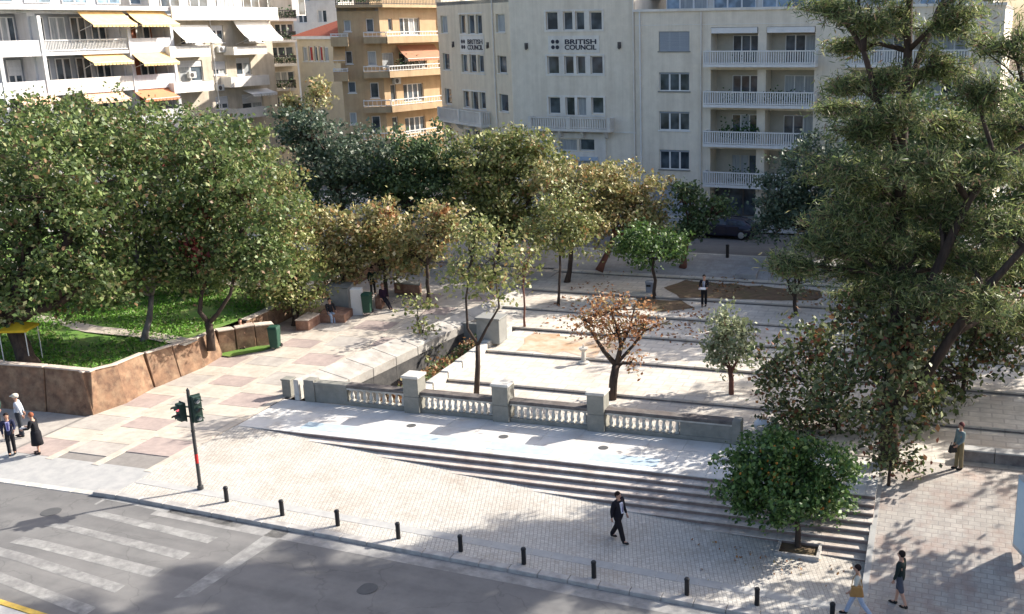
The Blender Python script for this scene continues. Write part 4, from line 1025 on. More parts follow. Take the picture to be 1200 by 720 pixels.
# distant blocks that close the street
def far_block(x0, x1, ytop, D, m, label, ang=rad(-3)):
    p_ = at_depth(x0, 60, D); F = Facade(p_[:2], ang, 'distant_building', label); e1 = F.px(x1, 60)[0]; zt_ = F.px((x0+x1)/2, ytop)[1]
    hs = []
    zz = zt_-2.6
    while zz > ZB+2:
        s = 1.0
        while s < e1-2.2: hs.append((s, zz, s+1.3, zz+1.5, .2)); s += 2.9
        zz -= 3.1
    F.wall(0, e1, ZB-2, zt_, m, hs); F.body(0, e1, ZB-2, zt_, 12, m)
    for h in hs[:26]: F.window(h[:4], 2, y=.12, bar=.08, sill=False)
    return F
far_block(345, 400, 1, 132, MT['stucco_pale'], 'pale distant block rising behind the red tiled roof')
far_block(352, 520, -30, 150, MT['stucco_grey'], 'grey distant block behind the orange apartment building')
far_block(180, 330, -30, 150, MT['stucco_white'], 'white distant block behind the beige apartment building')
far_block(-120, 120, -30, 165, MT['stucco_pale'], 'pale distant block behind the white apartment building at far left')

# air conditioners, downpipes and cables the facades carry
MT['ac'] = mat('ac_casing', (.62, .62, .60), .6, (.52, .52, .50), 5)
def ac(F, x, y, off=0.0):
    s, z = F.px(x, y, off); b = MB(); b.box(s-.42, -off-.34, z-.28, s+.42, -off-.02, z+.28); o = b.build('air_conditioner', MT['ac'], F.root, bevel=.02)
    b = MB(); b.tube([(s-.1, -off-.345, z), (s-.1, -off-.36, z)], [.21, .21], 14); b.build('fan_grille', MT['darkframe'], o)
def pipe(F, x, y0, y1, m='trim', r=.055):
    s, z0 = F.px(x, y0); z1 = max(ZB, F.px(x, y1)[1]); b = MB(); b.tube([(s, -.09, z0), (s, -.09, z1)], [r, r], 8)
    for k in range(5): zz = z0+(z1-z0)*(k+.5)/5; b.box(s-.08, -.12, zz-.03, s+.08, 0, zz+.03)
    b.build('downpipe', MT[m], F.root)
for x, y in ((257, 58), (256, 103), (223, 88)): ac(Bg, x, y)
for x, y in ((463, 95),): ac(E, x, y)
pipe(R, 750, 14, 260); pipe(R, 822, 14, 260, 'stucco_pale'); pipe(B, 742, 0, 260, 'stucco_pale'); pipe(BL, 577, 0, 200, 'stucco_pale'); pipe(Bg, 245, 24, 170); pipe(E, 512, 14, 170)
# ================================================================== TREES
GRN = leafmat('leaf_mid', [((0.108, 0.162, 0.048), .30), ((0.179, 0.237, 0.073), .26), ((0.064, 0.103, 0.033), .24), ((0.276, 0.284, 0.131), .13), ((0.221, 0.135, 0.066), .07)])
GRY = leafmat('leaf_yellow_green', [((0.197, 0.227, 0.067), .34), ((0.296, 0.309, 0.116), .26), ((0.120, 0.152, 0.048), .2), ((0.394, 0.358, 0.169), .14), ((0.282, 0.165, 0.067), .06)])
AUT = leafmat('leaf_autumn_mix', [((0.301, 0.287, 0.111), .3), ((0.430, 0.371, 0.167), .27), ((0.358, 0.217, 0.093), .14), ((0.158, 0.183, 0.062), .17), ((0.516, 0.448, 0.259), .12)])
BRN = leafmat('leaf_brown', [((0.333, 0.150, 0.061), .35), ((0.435, 0.225, 0.094), .25), ((0.218, 0.100, 0.050), .2), ((0.333, 0.263, 0.121), .2)])
DRK = leafmat('leaf_dark', [((0.075, 0.122, 0.046), .4), ((0.125, 0.187, 0.072), .3), ((0.047, 0.078, 0.034), .2), ((0.183, 0.227, 0.114), .1)], spec=.45)
BLU = leafmat('leaf_blue_green', [((0.074, 0.115, 0.070), .4), ((0.125, 0.172, 0.108), .3), ((0.047, 0.075, 0.048), .18), ((0.236, 0.259, 0.190), .12)], spec=.5)
OLV = leafmat('leaf_olive', [((0.243, 0.275, 0.154), .35), ((0.358, 0.388, 0.231), .3), ((0.154, 0.188, 0.094), .25), ((0.461, 0.463, 0.308), .1)])
ORG = leafmat('leaf_orange_tree', [((0.073, 0.140, 0.033), .4), ((0.128, 0.219, 0.053), .3), ((0.041, 0.081, 0.024), .22), ((0.224, 0.296, 0.090), .08)], spec=.5)
PIN = leafmat('needle', [((0.137, 0.187, 0.070), .34), ((0.266, 0.310, 0.115), .22), ((0.070, 0.098, 0.046), .26), ((0.360, 0.346, 0.173), .10), ((0.230, 0.158, 0.101), .08)], trans=.42)
RED = leafmat('leaf_red', [((0.20, 0.035, 0.03), .5), ((0.12, 0.03, 0.03), .3), ((0.28, 0.08, 0.05), .2)])
MIX = leafmat('leaf_mixed', [((0.094, 0.127, 0.044), .34), ((0.198, 0.226, 0.094), .24), ((0.061, 0.072, 0.035), .22), ((0.209, 0.072, 0.039), .07), ((0.352, 0.341, 0.187), .08), ((0.286, 0.143, 0.061), .05)])

def leafmesh(name, C, size, m, parent, elong=1.6, axis=None, axis_amt=0.0, sizevar=.35, up=.5):
    n = len(C)
    a = RNG.normal(size=(n, 3))
    if axis is not None: a = a*(1-axis_amt)+axis*axis_amt*1.6
    a /= np.linalg.norm(a, axis=1)[:, None]
    nn = RNG.normal(size=(n, 3)); nn[:, 2] += up*1.5
    b = np.cross(nn, a); b /= (np.linalg.norm(b, axis=1)[:, None]+1e-9)
    s = size*np.exp(RNG.normal(0, sizevar, n)).clip(.4, 1.5)[:, None]
    a = a*s*.5*elong**.5; b = b*s*.5/elong**.5
    fold = np.cross(a, b); fold /= (np.linalg.norm(fold, axis=1)[:, None]+1e-9)
    V = np.empty((n, 4, 3)); V[:, 0] = C-a; V[:, 1] = C+b-a*.1+fold*s*.08; V[:, 2] = C+a; V[:, 3] = C-b-a*.1+fold*s*.08
    me = bpy.data.meshes.new(name); me.vertices.add(n*4); me.vertices.foreach_set('co', V.astype(np.float32).ravel())
    me.loops.add(n*4); me.loops.foreach_set('vertex_index', np.arange(n*4, dtype=np.int32))
    me.polygons.add(n); me.polygons.foreach_set('loop_start', np.arange(0, n*4, 4, dtype=np.int32)); me.polygons.foreach_set('loop_total', np.full(n, 4, dtype=np.int32))
    me.materials.append(m); me.update(); me.validate()
    o = bpy.data.objects.new(name, me); COL.objects.link(o); o.parent = parent
    return o
LS = []
DM = 19.0
def bent(p, q, n=4, wob=.12, sag=0.0):
    p, q = Vector(p), Vector(q); L = (q-p).length; out = []
    for i in range(n+1):
        t = i/n; w = wob*L*math.sin(math.pi*t)
        out.append(p.lerp(q, t)+Vector((random.uniform(-w, w), random.uniform(-w, w), random.uniform(-w, w)*.5+sag*math.sin(math.pi*t))))
    return out
def tree(name, label, base, blobs, tr=.15, leaf=.165, dens=1.0, m=GRN, bark='bark', group=None, cat='tree', fork=None, extra=None, csig=.30, kpc=48, limbs=7, fillin=.35, D=None, twig=True):
    base = Vector(base); root = empty(name, base); tag(root, label, cat, group)
    D0 = depth_of(base); el = []
    for q in blobs:
        px_, py_, rx, ry = q[:4]; dd = q[4] if len(q) > 4 else 0
        dpt = D0+dd; c = at_depth(px_, py_, dpt)-base; k = dpt/FPX
        el.append((np.array(c), np.array((rx*k, (rx*.55+ry*.45)*k, ry*k)), q[5] if len(q) > 5 else 1.0))
    CL, SZ = [], []
    P = []
    tips = []
    for c, r, dn in el:
        nC = max(4, int(dens*dn*DM*(r[0]*r[2])**.78/ (csig/.3)**1.2))
        d = RNG.normal(size=(nC, 3)); d /= np.linalg.norm(d, axis=1)[:, None]
        rr_ = RNG.uniform(0, 1, nC)**fillin
        lump = 1+.22*np.sin(d[:, 0]*5+c[0]*3)*np.cos(d[:, 2]*4+c[2]*2)+.12*np.sin(d[:, 1]*9+d[:, 2]*7+c[0])+RNG.normal(0, .09, nC)
        cc = c+d*r*(rr_*lump)[:, None]
        tips += list(cc)
        kk = int(kpc); cl = np.repeat(cc, kk, axis=0)
        P.append(cl+RNG.normal(0, 1, (len(cl), 3))*csig*np.array((1, 1, .7)))
    P = np.concatenate(P)
    # trunk and limbs
    b = MB()
    if fork is None:
        big = max(el, key=lambda e: e[1][0]*e[1][2]); top = Vector(big[0]); top.z = max(top.z-.1*big[1][2], 1.0)
        fz = max(1.0, min(e[0][2]-e[1][2]*.65 for e in el)); fk = Vector((top.x*.35, top.y*.35, fz))
        pts = bent((0, 0, -.15), fk, 4, .04); b.tube(pts, [tr*1.35]+[tr*(1-.06*i) for i in range(1, 5)], 9)
        starts = [fk]
    else:
        starts = []
        for ch in fork:
            pp = [Vector(at_depth(x, y, D0+(dd if False else 0)))-base for x, y in ch[0]]
            if ch is fork[0]: pp[0] = Vector((0, 0, -.15))
            n_ = len(pp); b.tube(pp, [ch[1]*(1-i/(n_-1))+ch[2]*i/(n_-1) for i in range(n_)], 9); starts.append(pp[-1])
            starts += pp[1:-1] if ch is not fork[0] else []
    T = [Vector(t) for t in tips]
    for c, r, dn in el:
        c = Vector(c); s = min(starts, key=lambda q: (q-c).length)
        pts = bent(s, c, 4, .08); b.tube(pts, [tr*.7, tr*.55, tr*.45, tr*.36, tr*.26], 7)
        near = [t for t in T if (t-c).length < max(r)*1.1]
        random.shuffle(near)
        for t in near[:limbs]:
            st_ = pts[random.choice([2, 3, 4])]
            q = bent(st_, t, 3, .10); b.tube(q, [tr*.28, tr*.2, tr*.13, tr*.05], 5)
            if twig:
                for _ in range(2):
                    t2 = random.choice(near)
                    if (t2-t).length < 2.2: b.tube(bent(q[2], t2, 2, .1), [tr*.12, tr*.08, tr*.03], 4)
    b.build('trunk', MT[bark], root, smooth=True)
    leafmesh('crown', P, leaf, m, root)
    if extra:
        for (px_, py_, rx, ry, m2, cnt) in extra:
            k = D0/FPX; c = np.array(at_depth(px_, py_, D0-.9))-np.array(base); Q = c+RNG.normal(0, 1, (cnt, 3))*np.array((rx*k, rx*k*.6, ry*k))*.5
            leafmesh('foliage_patch', Q, leaf, m2, root)['kind'] = 'stuff'
    LS.append(len(P)); return root
zg_ = lambda x, y: zgar(x, y)
G1 = 'trees in the raised garden'
tree('garden_tree', 'large leafy green tree with thick dark trunk beside the yellow parasol, at far left', g(35, 428, zg_), [(45, 190, 95, 70), (-30, 270, 80, 90), (85, 255, 70, 60), (40, 330, 75, 48), (110, 330, 50, 38), (-10, 360, 40, 30)], tr=.42, group=G1, dens=1.1)
tree('garden_tree', 'tall green tree with slim grey trunk standing on the lawn', g(168, 400, zg_), [(140, 160, 70, 45), (190, 215, 70, 60), (150, 270, 62, 52), (130, 325, 46, 34), (190, 310, 36, 26)], tr=.16, bark='greybark', group=G1, m=GRN)
tree('garden_tree', 'green tree with low forked trunk and red leaf patch, at the terracotta wall end', g(247, 408, .9), [(255, 185, 60, 50), (290, 240, 55, 55), (235, 270, 50, 45), (270, 310, 48, 32), (305, 300, 38, 34), (215, 315, 34, 26)], tr=.17, group=G1, m=GRN,
     fork=[([(247, 408), (246, 388), (244, 378)], .22, .17), ([(244, 378), (234, 366), (236, 345), (245, 320)], .13, .08), ([(244, 380), (255, 368), (270, 345), (275, 320)], .12, .07)],
     extra=[(225, 290, 16, 24, RED, 200), (240, 252, 12, 12, RED, 60), (205, 190, 10, 8, RED, 40), (118, 228, 10, 6, RED, 35)])
tree('garden_tree', 'broad green tree farther back in the garden under the yellow awnings', g(105, 345, zg_), [(90, 150, 75, 40), (20, 150, 70, 40), (170, 165, 60, 45), (60, 230, 80, 60), (0, 200, 60, 50)], tr=.3, group=G1, dens=.9)
tree('garden_tree', 'green tree in the middle of the garden behind the red-leaved tree', g(215, 345, zg_), [(230, 165, 55, 40), (290, 185, 45, 40), (210, 230, 60, 55), (265, 255, 50, 45), (160, 320, 50, 26), (230, 325, 50, 22)], tr=.25, group=G1, dens=.9)
tree('garden_tree', 'light yellow-green tree overhanging the low brick-red walls by the path', g(345, 380, .4), [(325, 215, 30, 32), (338, 265, 40, 42), (338, 315, 40, 40), (312, 338, 28, 30), (355, 345, 26, 20)], tr=.16, m=GRY, group=G1, leaf=.15)
tree('street_tree', 'dark blue-green tree in front of the red-roofed house', g(395, 300, 1.6), [(375, 165, 42, 32), (420, 195, 48, 42), (385, 215, 50, 40), (352, 150, 28, 24)], tr=.25, m=BLU, leaf=.18, dens=1.0)
tree('street_tree', 'bare-topped pale bushy tree in front of the narrow shaded block', g(372, 285, 2.0), [(372, 112, 22, 20), (352, 125, 18, 16)], tr=.15, m=AUT, leaf=.18, dens=.6)
tree('street_tree', 'dark green tree in front of the orange apartment block', g(480, 296, 1.7), [(480, 195, 48, 36), (520, 185, 42, 32), (455, 220, 40, 32), (510, 220, 45, 34)], tr=.25, m=DRK, leaf=.18, dens=1.1)
tree('street_tree', 'olive-green tree in front of the corner of the beige office wing', g(585, 302, 1.5), [(558, 185, 44, 34), (608, 182, 46, 34), (590, 222, 62, 38), (640, 200, 32, 32), (555, 225, 36, 30), (575, 252, 46, 26), (612, 262, 34, 24)], tr=.22, m=GRY, leaf=.18, dens=1.2)
G2 = 'yellowing trees in a row behind the path'
tree('plane_tree', 'yellowing tree with pinkish tint, left one of the row behind the path', g(405, 350, .9), [(395, 285, 38, 36), (372, 268, 28, 26), (425, 262, 32, 26), (400, 315, 34, 20)], tr=.13, m=AUT, group=G2, leaf=.18, dens=.85)
tree('plane_tree', 'yellowing tree above the two dark green bins and walking pair', g(452, 345, .95), [(450, 272, 38, 32), (472, 298, 32, 28), (440, 305, 30, 24)], tr=.13, m=AUT, group=G2, leaf=.18, dens=.85)
tree('plane_tree', 'yellow tree with orange top, right end of the row behind the path', g(502, 352, .9), [(500, 275, 36, 34), (522, 265, 26, 28), (480, 292, 28, 28)], tr=.12, m=AUT, group=G2, leaf=.18, dens=.8, extra=[(518, 252, 12, 12, BRN, 120), (455, 250, 14, 6, BRN, 60)])
tree('young_tree', 'young yellow-green tree with slim forked dark trunk behind the balustrade, left of centre', g(558, 462, .05), [(550, 280, 26, 24), (578, 300, 28, 30), (542, 322, 28, 28), (574, 340, 28, 26), (560, 265, 20, 16)], tr=.10, m=GRY, leaf=.15, dens=.85, kpc=26, twig=False,
     fork=[([(558, 462), (560, 430), (560, 405)], .13, .10), ([(560, 405), (548, 385), (546, 350), (552, 310)], .075, .03), ([(560, 405), (570, 385), (585, 360), (580, 320)], .075, .03)])
tree('young_tree', 'small leafy sapling growing out of the sunken court', g(493, 418, -.55), [(490, 360, 18, 20), (497, 385, 17, 16), (490, 405, 18, 12)], tr=.06, m=GRY, leaf=.16, dens=.6, kpc=22)
tree('young_tree', 'thin young tree with reddish trunk right of the stone pier', g(615, 383, .45), [(612, 315, 20, 26), (620, 290, 14, 14)], tr=.06, m=GRY, bark='redbark', leaf=.17, dens=.6, kpc=24)
tree('young_tree', 'thin-trunked yellow-green tree on the sunny square, left of the dark round tree', g(654, 358, .6), [(662, 240, 40, 32), (645, 270, 34, 28), (678, 280, 30, 26)], tr=.08, m=GRY, leaf=.15, dens=.8)
tree('street_tree', 'yellow-green tree with dark trunk standing behind the thin-trunked one', g(664, 330, .8), [(648, 212, 32, 26), (690, 218, 38, 30), (680, 255, 38, 30)], tr=.16, m=AUT, leaf=.18)
tree('street_tree', 'pale yellow-brown tree with reddish trunk by the office portal', g(702, 315, 1.2), [(722, 212, 38, 24), (752, 235, 38, 32), (715, 248, 36, 32), (757, 262, 28, 24)], tr=.2, m=AUT, bark='redbark', leaf=.18)
tree('orange_tree', 'small round dark green tree over a bare soil bed on the square', g(767, 350, .6), [(764, 288, 40, 23), (740, 292, 20, 16), (790, 292, 20, 16)], tr=.11, m=ORG, leaf=.15, dens=1.25)
tree('street_tree', 'narrow dark green tree just left of the parked car', g(800, 312, 1.2), [(803, 232, 17, 18), (812, 258, 20, 20), (797, 275, 16, 16), (836, 243, 22, 16)], tr=.2, m=DRK, leaf=.18, bark='redbark')
tree('autumn_tree', 'sparse brown-leaved autumn tree with dark spreading branches behind the third pillar', g(717, 468, .02), [(722, 362, 42, 22), (692, 380, 24, 20), (755, 380, 26, 18), (720, 395, 26, 16), (740, 425, 16, 16, 0, .35)], tr=.14, m=BRN, leaf=.12, dens=1.0, kpc=26, limbs=10, csig=.3, twig=False,
     fork=[([(717, 468), (719, 445), (722, 428)], .2, .17), ([(722, 428), (708, 412), (697, 395), (682, 372)], .13, .04), ([(722, 430), (728, 405), (724, 385), (715, 362)], .13, .04), ([(728, 405), (738, 385), (745, 355)], .07, .03), ([(724, 425), (742, 405), (755, 388), (785, 376)], .08, .03)])
tree('olive_tree', 'grey-green olive tree with reddish trunk on the sunny square', g(857, 466, .02), [(855, 380, 27, 19), (868, 400, 24, 26), (842, 405, 16, 20), (850, 428, 16, 16, 0, .6)], tr=.1, m=OLV, bark='redbark', leaf=.15, dens=1.0, kpc=30, csig=.22,
     fork=[([(857, 466), (857, 445), (855, 430)], .12, .10), ([(855, 430), (850, 415), (848, 400)], .07, .04), ([(856, 438), (865, 420), (868, 400)], .07, .04)])
tree('olive_tree', 'small pale grey-green olive tree at the shaded back of the square', g(933, 372, .45), [(928, 305, 22, 16), (940, 320, 18, 18), (918, 315, 12, 12), (933, 340, 14, 12, 0, .4)], tr=.13, m=OLV, leaf=.16, dens=1.0, kpc=28, csig=.25)
tree('street_tree', 'large dark blue-green street tree hiding the right of the balcony block', g(968, 312, 1.2), [(960, 195, 48, 40), (920, 225, 38, 38), (1000, 225, 48, 48), (905, 260, 22, 22), (960, 255, 50, 34)], tr=.3, m=BLU, leaf=.18, dens=1.05)
tree('orange_tree', 'round dense orange tree with small fruit beside the steps, nearest the street', g(937, 642, -1.05), [(922, 556, 72, 42), (875, 562, 36, 32), (972, 560, 42, 38), (925, 585, 66, 24), (925, 528, 48, 22)], tr=.11, m=ORG, leaf=.12, dens=1.5, kpc=52, csig=.2)
ot = [o for o in bpy.data.objects if o.name.startswith('orange_tree')][-1]
om = mat('orange_fruit', (0.55, 0.20, 0.03), .5); leafc = np.array([v.co[:] for v in [c for c in ot.children if c.name.startswith('crown')][0].data.vertices][::4])
fb = MB(); fb.ball((0, 0, 0), .045, 8, 6); f0 = None
cdir = CAM-np.array(ot.location); cdir /= np.linalg.norm(cdir); sc_ = leafc @ cdir; front = leafc[sc_ > np.quantile(sc_, .80)]
hub = front[RNG.integers(len(front), size=9)]
for k in range(44):
    hb = hub[k % 9]; near_ = front[np.linalg.norm(front-hb, axis=1) < .55]; c = near_[RNG.integers(len(near_))]-cdir*.02
    if f0 is None: f0 = fb.build('orange', om, ot, smooth=True); f0.location = c
    else: f = f0.copy(); COL.objects.link(f); f.parent = ot; f.location = c
# soil ring and kerb of leaf litter at the orange tree
b = MB(); c0_ = ot.location
for k in range(4):
    a = k*math.pi/2+.1; q = Matrix.Rotation(a, 3, 'Z'); x = q @ Vector((.55, 0, 0)); y = q @ Vector((0, .6, 0))
    pass
pit = MB(); pit.box(-.62, -.62, -.2, .62, .62, .03); po = pit.build('tree_pit', MT['soil']); po.location = (c0_.x, c0_.y, zs(c0_.x)); tag(po, kind='structure')
pe = MB()
for (x0, y0, x1, y1) in ((-.72, -.72, .72, -.62), (-.72, .62, .72, .72), (-.72, -.62, -.62, .62), (.62, -.62, .72, .62)): pe.box(x0, y0, -.2, x1, y1, .12)
o = pe.build('pit_edge', MT['kerb'], po)
tree('broadleaf_tree', 'thin straggly tree with red and yellow leaves in front of the big pine', g(985, 505, 0), [(955, 400, 42, 36), (1010, 390, 52, 38, -3), (940, 450, 46, 38), (1000, 455, 48, 42, -3), (920, 490, 34, 26), (1050, 430, 42, 44, -4.5, .8), (905, 420, 26, 28, 0, .6), (1075, 380, 40, 34, -4, .8), (975, 500, 50, 26), (1040, 480, 40, 34, -4.5, .7)], tr=.10, m=MIX, leaf=.16, dens=1.15, kpc=30, limbs=8, twig=False)
tree('broadleaf_tree', 'low red and yellow leaved shrub-like tree just right of the orange tree', g(1040, 575, -.3), [(1050, 535, 28, 20), (1030, 520, 22, 18), (1065, 545, 16, 12)], tr=.07, m=MIX, leaf=.14, dens=1.0, kpc=26)
tree('broadleaf_tree', 'mixed green and red tree right of the big pine trunk', g(1125, 470, .15), [(1090, 385, 44, 46, -2), (1140, 395, 48, 46), (1185, 390, 44, 48), (1105, 445, 40, 34, -1, .8), (1075, 470, 34, 36, -3), (1150, 345, 40, 30, -2), (1040, 400, 36, 40, -4)], tr=.12, m=MIX, leaf=.17, dens=1.25, kpc=30, twig=False)
tree('street_tree', 'dense green tree behind the pine at the back right of the square', g(1080, 347, .8), [(1080, 285, 55, 35), (1040, 310, 40, 26), (1120, 305, 50, 32), (1075, 255, 50, 30)], tr=.25, m=DRK, leaf=.18)
tree('street_tree', 'green tree behind the pine at the right edge of the frame', g(1180, 365, .8), [(1180, 290, 55, 40), (1150, 325, 45, 26), (1220, 320, 50, 36), (1190, 245, 50, 32)], tr=.25, m=GRN, leaf=.18)
tree('street_tree', 'tall dark tree on the back pavement right of the blue-green street tree', g(1060, 318, 1.2), [(1060, 205, 50, 42), (1030, 250, 40, 36), (1110, 220, 50, 42)], tr=.25, m=DRK, leaf=.18)

# ---- the big pine
PB = g(1042, 546, 0); pine = empty('pine_tree', PB); tag(pine, 'huge feathery pine with leaning dark limbs, towering over the right side of the square', 'pine tree')
D0 = depth_of(PB)
def pp(x, y, dd=0): return Vector(at_depth(x, y, D0+dd))-PB
tb = MB()
main = [Vector((0, 0, -.6)), pp(1042, 480), pp(1048, 420), pp(1054, 330), pp(1054, 240), pp(1058, 150), pp(1064, 60), pp(1066, -20), pp(1062, -50)]
tb.tube(main, [.40, .33, .29, .26, .23, .20, .16, .12, .05], 12)
l1 = [pp(1046, 450), pp(1070, 395, -.5), pp(1085, 345, -1), pp(1105, 300, -1.2), pp(1135, 235, -1.5), pp(1165, 195, -1.8), pp(1215, 160, -2)]
tb.tube(l1, [.25, .22, .2, .18, .15, .11, .06], 10)
l2 = [pp(1044, 480), pp(1085, 440, -1), pp(1115, 395, -1.6), pp(1150, 345, -2), pp(1200, 290, -2.4), pp(1260, 250, -2.6)]
tb.tube(l2, [.22, .2, .18, .15, .12, .06], 10)
l3 = [pp(1058, 170), pp(1062, 110, 1), pp(1080, 60, 1.5), pp(1100, 10, 2), pp(1125, -30, 2)]
tb.tube(l3, [.2, .17, .13, .1, .05], 8)
l4 = [pp(1056, 190), pp(1030, 120, -1), pp(1012, 60, -1.5), pp(1005, -10, -1.8)]
tb.tube(l4, [.17, .14, .1, .05], 8)
ax = main[2:]+l1[2:]+l2[2:]+l3[1:]+l4[1:]
pads = [(965, 12, 36, 16), (1010, 30, 36, 20), (990, 55, 22, 12), (1060, 20, 40, 24), (1120, 20, 46, 30), (1175, 50, 42, 34), (1095, 75, 36, 22), (1030, 88, 26, 14),
        (1150, 110, 46, 26), (985, 105, 28, 12), (1060, 130, 38, 20), (1110, 150, 40, 20), (1185, 150, 40, 26), (970, 128, 24, 8), (1020, 160, 46, 18), (1080, 190, 50, 22), (1150, 195, 50, 22), (1195, 215, 36, 24),
        (1000, 205, 46, 18), (1050, 235, 50, 20), (1110, 245, 46, 20), (1170, 265, 44, 20), (985, 255, 46, 14), (1030, 280, 50, 16), (960, 290, 40, 13), (1000, 312, 40, 12), (925, 312, 24, 9), (1085, 290, 40, 16), (1140, 310, 46, 18), (1195, 310, 36, 22),
        (1040, 330, 40, 14), (1070, 355, 40, 14), (1010, 345, 36, 12), (1110, 345, 36, 14), (1150, 360, 40, 16), (1195, 370, 34, 18), (1040, -20, 50, 16), (1120, -20, 50, 16), (1180, -10, 50, 20),
        (1245, 60, 40, 26), (1245, 150, 45, 26), (1250, 240, 40, 24)]
NP, NA = [], []
kD = D0/FPX
for (px_, py_, rx, ry) in pads:
    for rep in range(2 if (rx > 40 and py_ > 170) else 1):
        dd = random.uniform(-3.0, 2.2); c = pp(px_+random.uniform(-8, 8), py_+random.uniform(-4, 4), dd); s = min(ax, key=lambda q: (q-c).length+max(0, q.z-c.z+.3)*1.5)
        pts = bent(s, c, 4, .07, sag=.25); tb.tube(pts, [.11, .09, .07, .05, .03], 6)
        R_ = Vector((rx*kD, rx*kD*.8, ry*kD))
        outv = (c-s); outv.z *= .2
        outv = outv.normalized() if outv.length > .1 else Vector((1, 0, 0))
        nb = int(4+rx*.27)
        for _ in range(nb):
            e = c+Vector((random.gauss(0, .5)*R_.x, random.gauss(0, .5)*R_.y, random.gauss(0, .5)*R_.z)); st_ = random.choice(pts[2:])
            tw = bent(st_, e, 3, .08); tb.tube(tw, [.035, .028, .02, .01], 4, cap=False)
            for t in np.linspace(.3, 1.05, 4):
                o_ = np.array(Vector(st_).lerp(e, float(t))); nk = 44
                NP.append(o_+RNG.normal(0, 1, (nk, 3))*np.array((.27, .27, .15)))
                dv = np.array((e-st_).normalized())*.6+np.array(outv)*.4+np.array((0, 0, -.12)); NA.append(np.repeat(dv[None], nk, 0))
tb.build('trunk', MT['bark'], pine, smooth=True)
NP = np.concatenate(NP); NA = np.concatenate(NA)
leafmesh('crown', NP, .10, PIN, pine, elong=7, axis=NA, axis_amt=.35, up=.2)
LS.append(len(NP))

# ---- trees just outside the frame on the right, whose shade falls on the path
def plain_tree(label, x, y, z, h, r, m=GRN, tr=.3, dens=1.0):
    base = Vector((x, y, z)); root = empty('street_tree', base); tag(root, label, 'tree')
    b = MB(); pts = bent((0, 0, -.2), (random.uniform(-.5, .5), random.uniform(-.5, .5), h*.45), 4, .03); b.tube(pts, [tr*1.4, tr, tr*.9, tr*.85, tr*.8], 9)
    P = []
    for k in range(9):
        a = k*2.4; c = Vector((math.cos(a)*r*.62*(k > 0), math.sin(a)*r*.62*(k > 0), h*(.62+.28*random.random())))
        q = bent(pts[-1], c, 4, .08); b.tube(q, [tr*.55, tr*.45, tr*.33, tr*.2, tr*.1], 7)
        for _ in range(10):
            e = c+Vector((random.gauss(0, 1), random.gauss(0, 1), random.gauss(0, .7)))*r*.28
            b.tube(bent(random.choice(q[2:]), e, 3, .1), [tr*.18, tr*.13, tr*.08, tr*.03], 5)
            for j in range(int(4*dens)):
                cc = np.array(e)+RNG.normal(0, 1, 3)*.6; P.append(cc+RNG.normal(0, 1, (26, 3))*.3)
    b.build('trunk', MT['bark'], root, smooth=True); leafmesh('crown', np.concatenate(P), .24, m, root)
    LS.append(sum(len(p) for p in P))
plain_tree('tall broad green tree outside the frame, right of the sloping path', 33.5, -1.0, 0, 10.5, 4.2, GRN, dens=.6)
plain_tree('broad green tree outside the frame, near the lower right pavement', 31.5, -6.0, -.6, 10, 3.8, GRN, dens=.6)
plain_tree('smaller leafy tree outside the frame, beside the near right pavement', 30.0, -7.5, -.9, 9, 3.4, GRN, dens=.6)
plain_tree('open-crowned tree outside the frame, beside the middle of the sloping path', 28.6, -2.2, -.3, 9, 3.2, MIX, tr=.2, dens=.55)
plain_tree('leafy tree outside the frame, at the right side of the square', 35, 12.5, .3, 10, 4.5, DRK)
plain_tree('tall leafy tree outside the frame, at the back right of the square', 31, 19, .8, 14, 5.5, DRK)


plain_tree('dark bushy street tree behind the pine, first right of the blue-green tree', 20.5, 25.3, 1.1, 10.5, 4.4, DRK, dens=1.0)
plain_tree('dark bushy street tree behind the pine, on the back pavement farther right', 26.5, 25.5, 1.1, 11, 4.6, DRK, dens=1.0)
plain_tree('broad green tree on the back pavement near the right edge of the frame', 32, 24.5, 1.1, 11, 4.6, GRN, dens=1.0)
# ================================================================== TRAFFIC LIGHT
MT['tl_dark'] = mat('signal_housing', (0.03, 0.055, 0.045), 0.5, (0.02, 0.04, 0.03), 5)
MT['tl_pole'] = mat('signal_pole', (0.06, 0.06, 0.06), 0.5, (0.04, 0.04, 0.04), 5)
MT['tl_grey'] = mat('signal_pole_upper', (0.50, 0.51, 0.50), 0.5, (0.4, 0.41, 0.4), 5)
MT['redband'] = mat('red_band', (0.55, 0.03, 0.03), 0.6)
MT['lens_off'] = mat('lens_off', (0.05, 0.05, 0.05), 0.2, spec=.6)
MT['lens_pale'] = mat('lens_pale', (0.55, 0.55, 0.55), 0.3, spec=.6)
ml = bpy.data.materials.new('lens_red_lit'); ml.use_nodes = True; q_ = ml.node_tree.nodes['Principled BSDF']; q_.inputs['Base Color'].default_value = (.5, .02, .03, 1); q_.inputs['Emission Color'].default_value = (1, .12, .15, 1); q_.inputs['Emission Strength'].default_value = 1.4
tlp = g(235, 573, -.08); tl = empty('traffic_light', (tlp.x, tlp.y, -.08)); tag(tl, 'black traffic light pole with red band at the kerb beside the crossing', 'traffic light')
H_ = 3.85
b = MB(); b.lathe([(.11, 0), (.11, .12), (.065, .14), (.06, 1.0)], seg=12); b.lathe([(.06, 1.35), (.06, 2.2)], seg=12); b.build('pole', MT['tl_pole'], tl, smooth=False)
b = MB(); b.lathe([(.062, 1.0), (.062, 1.35)], seg=12); b.build('red_band', MT['redband'], tl)
b = MB(); b.lathe([(.058, 2.2), (.058, H_-.08), (.0, H_)], seg=12); b.lathe([(.075, 2.2), (.075, 2.26)], seg=12); b.build('upper_pole', MT['tl_pole'], tl)
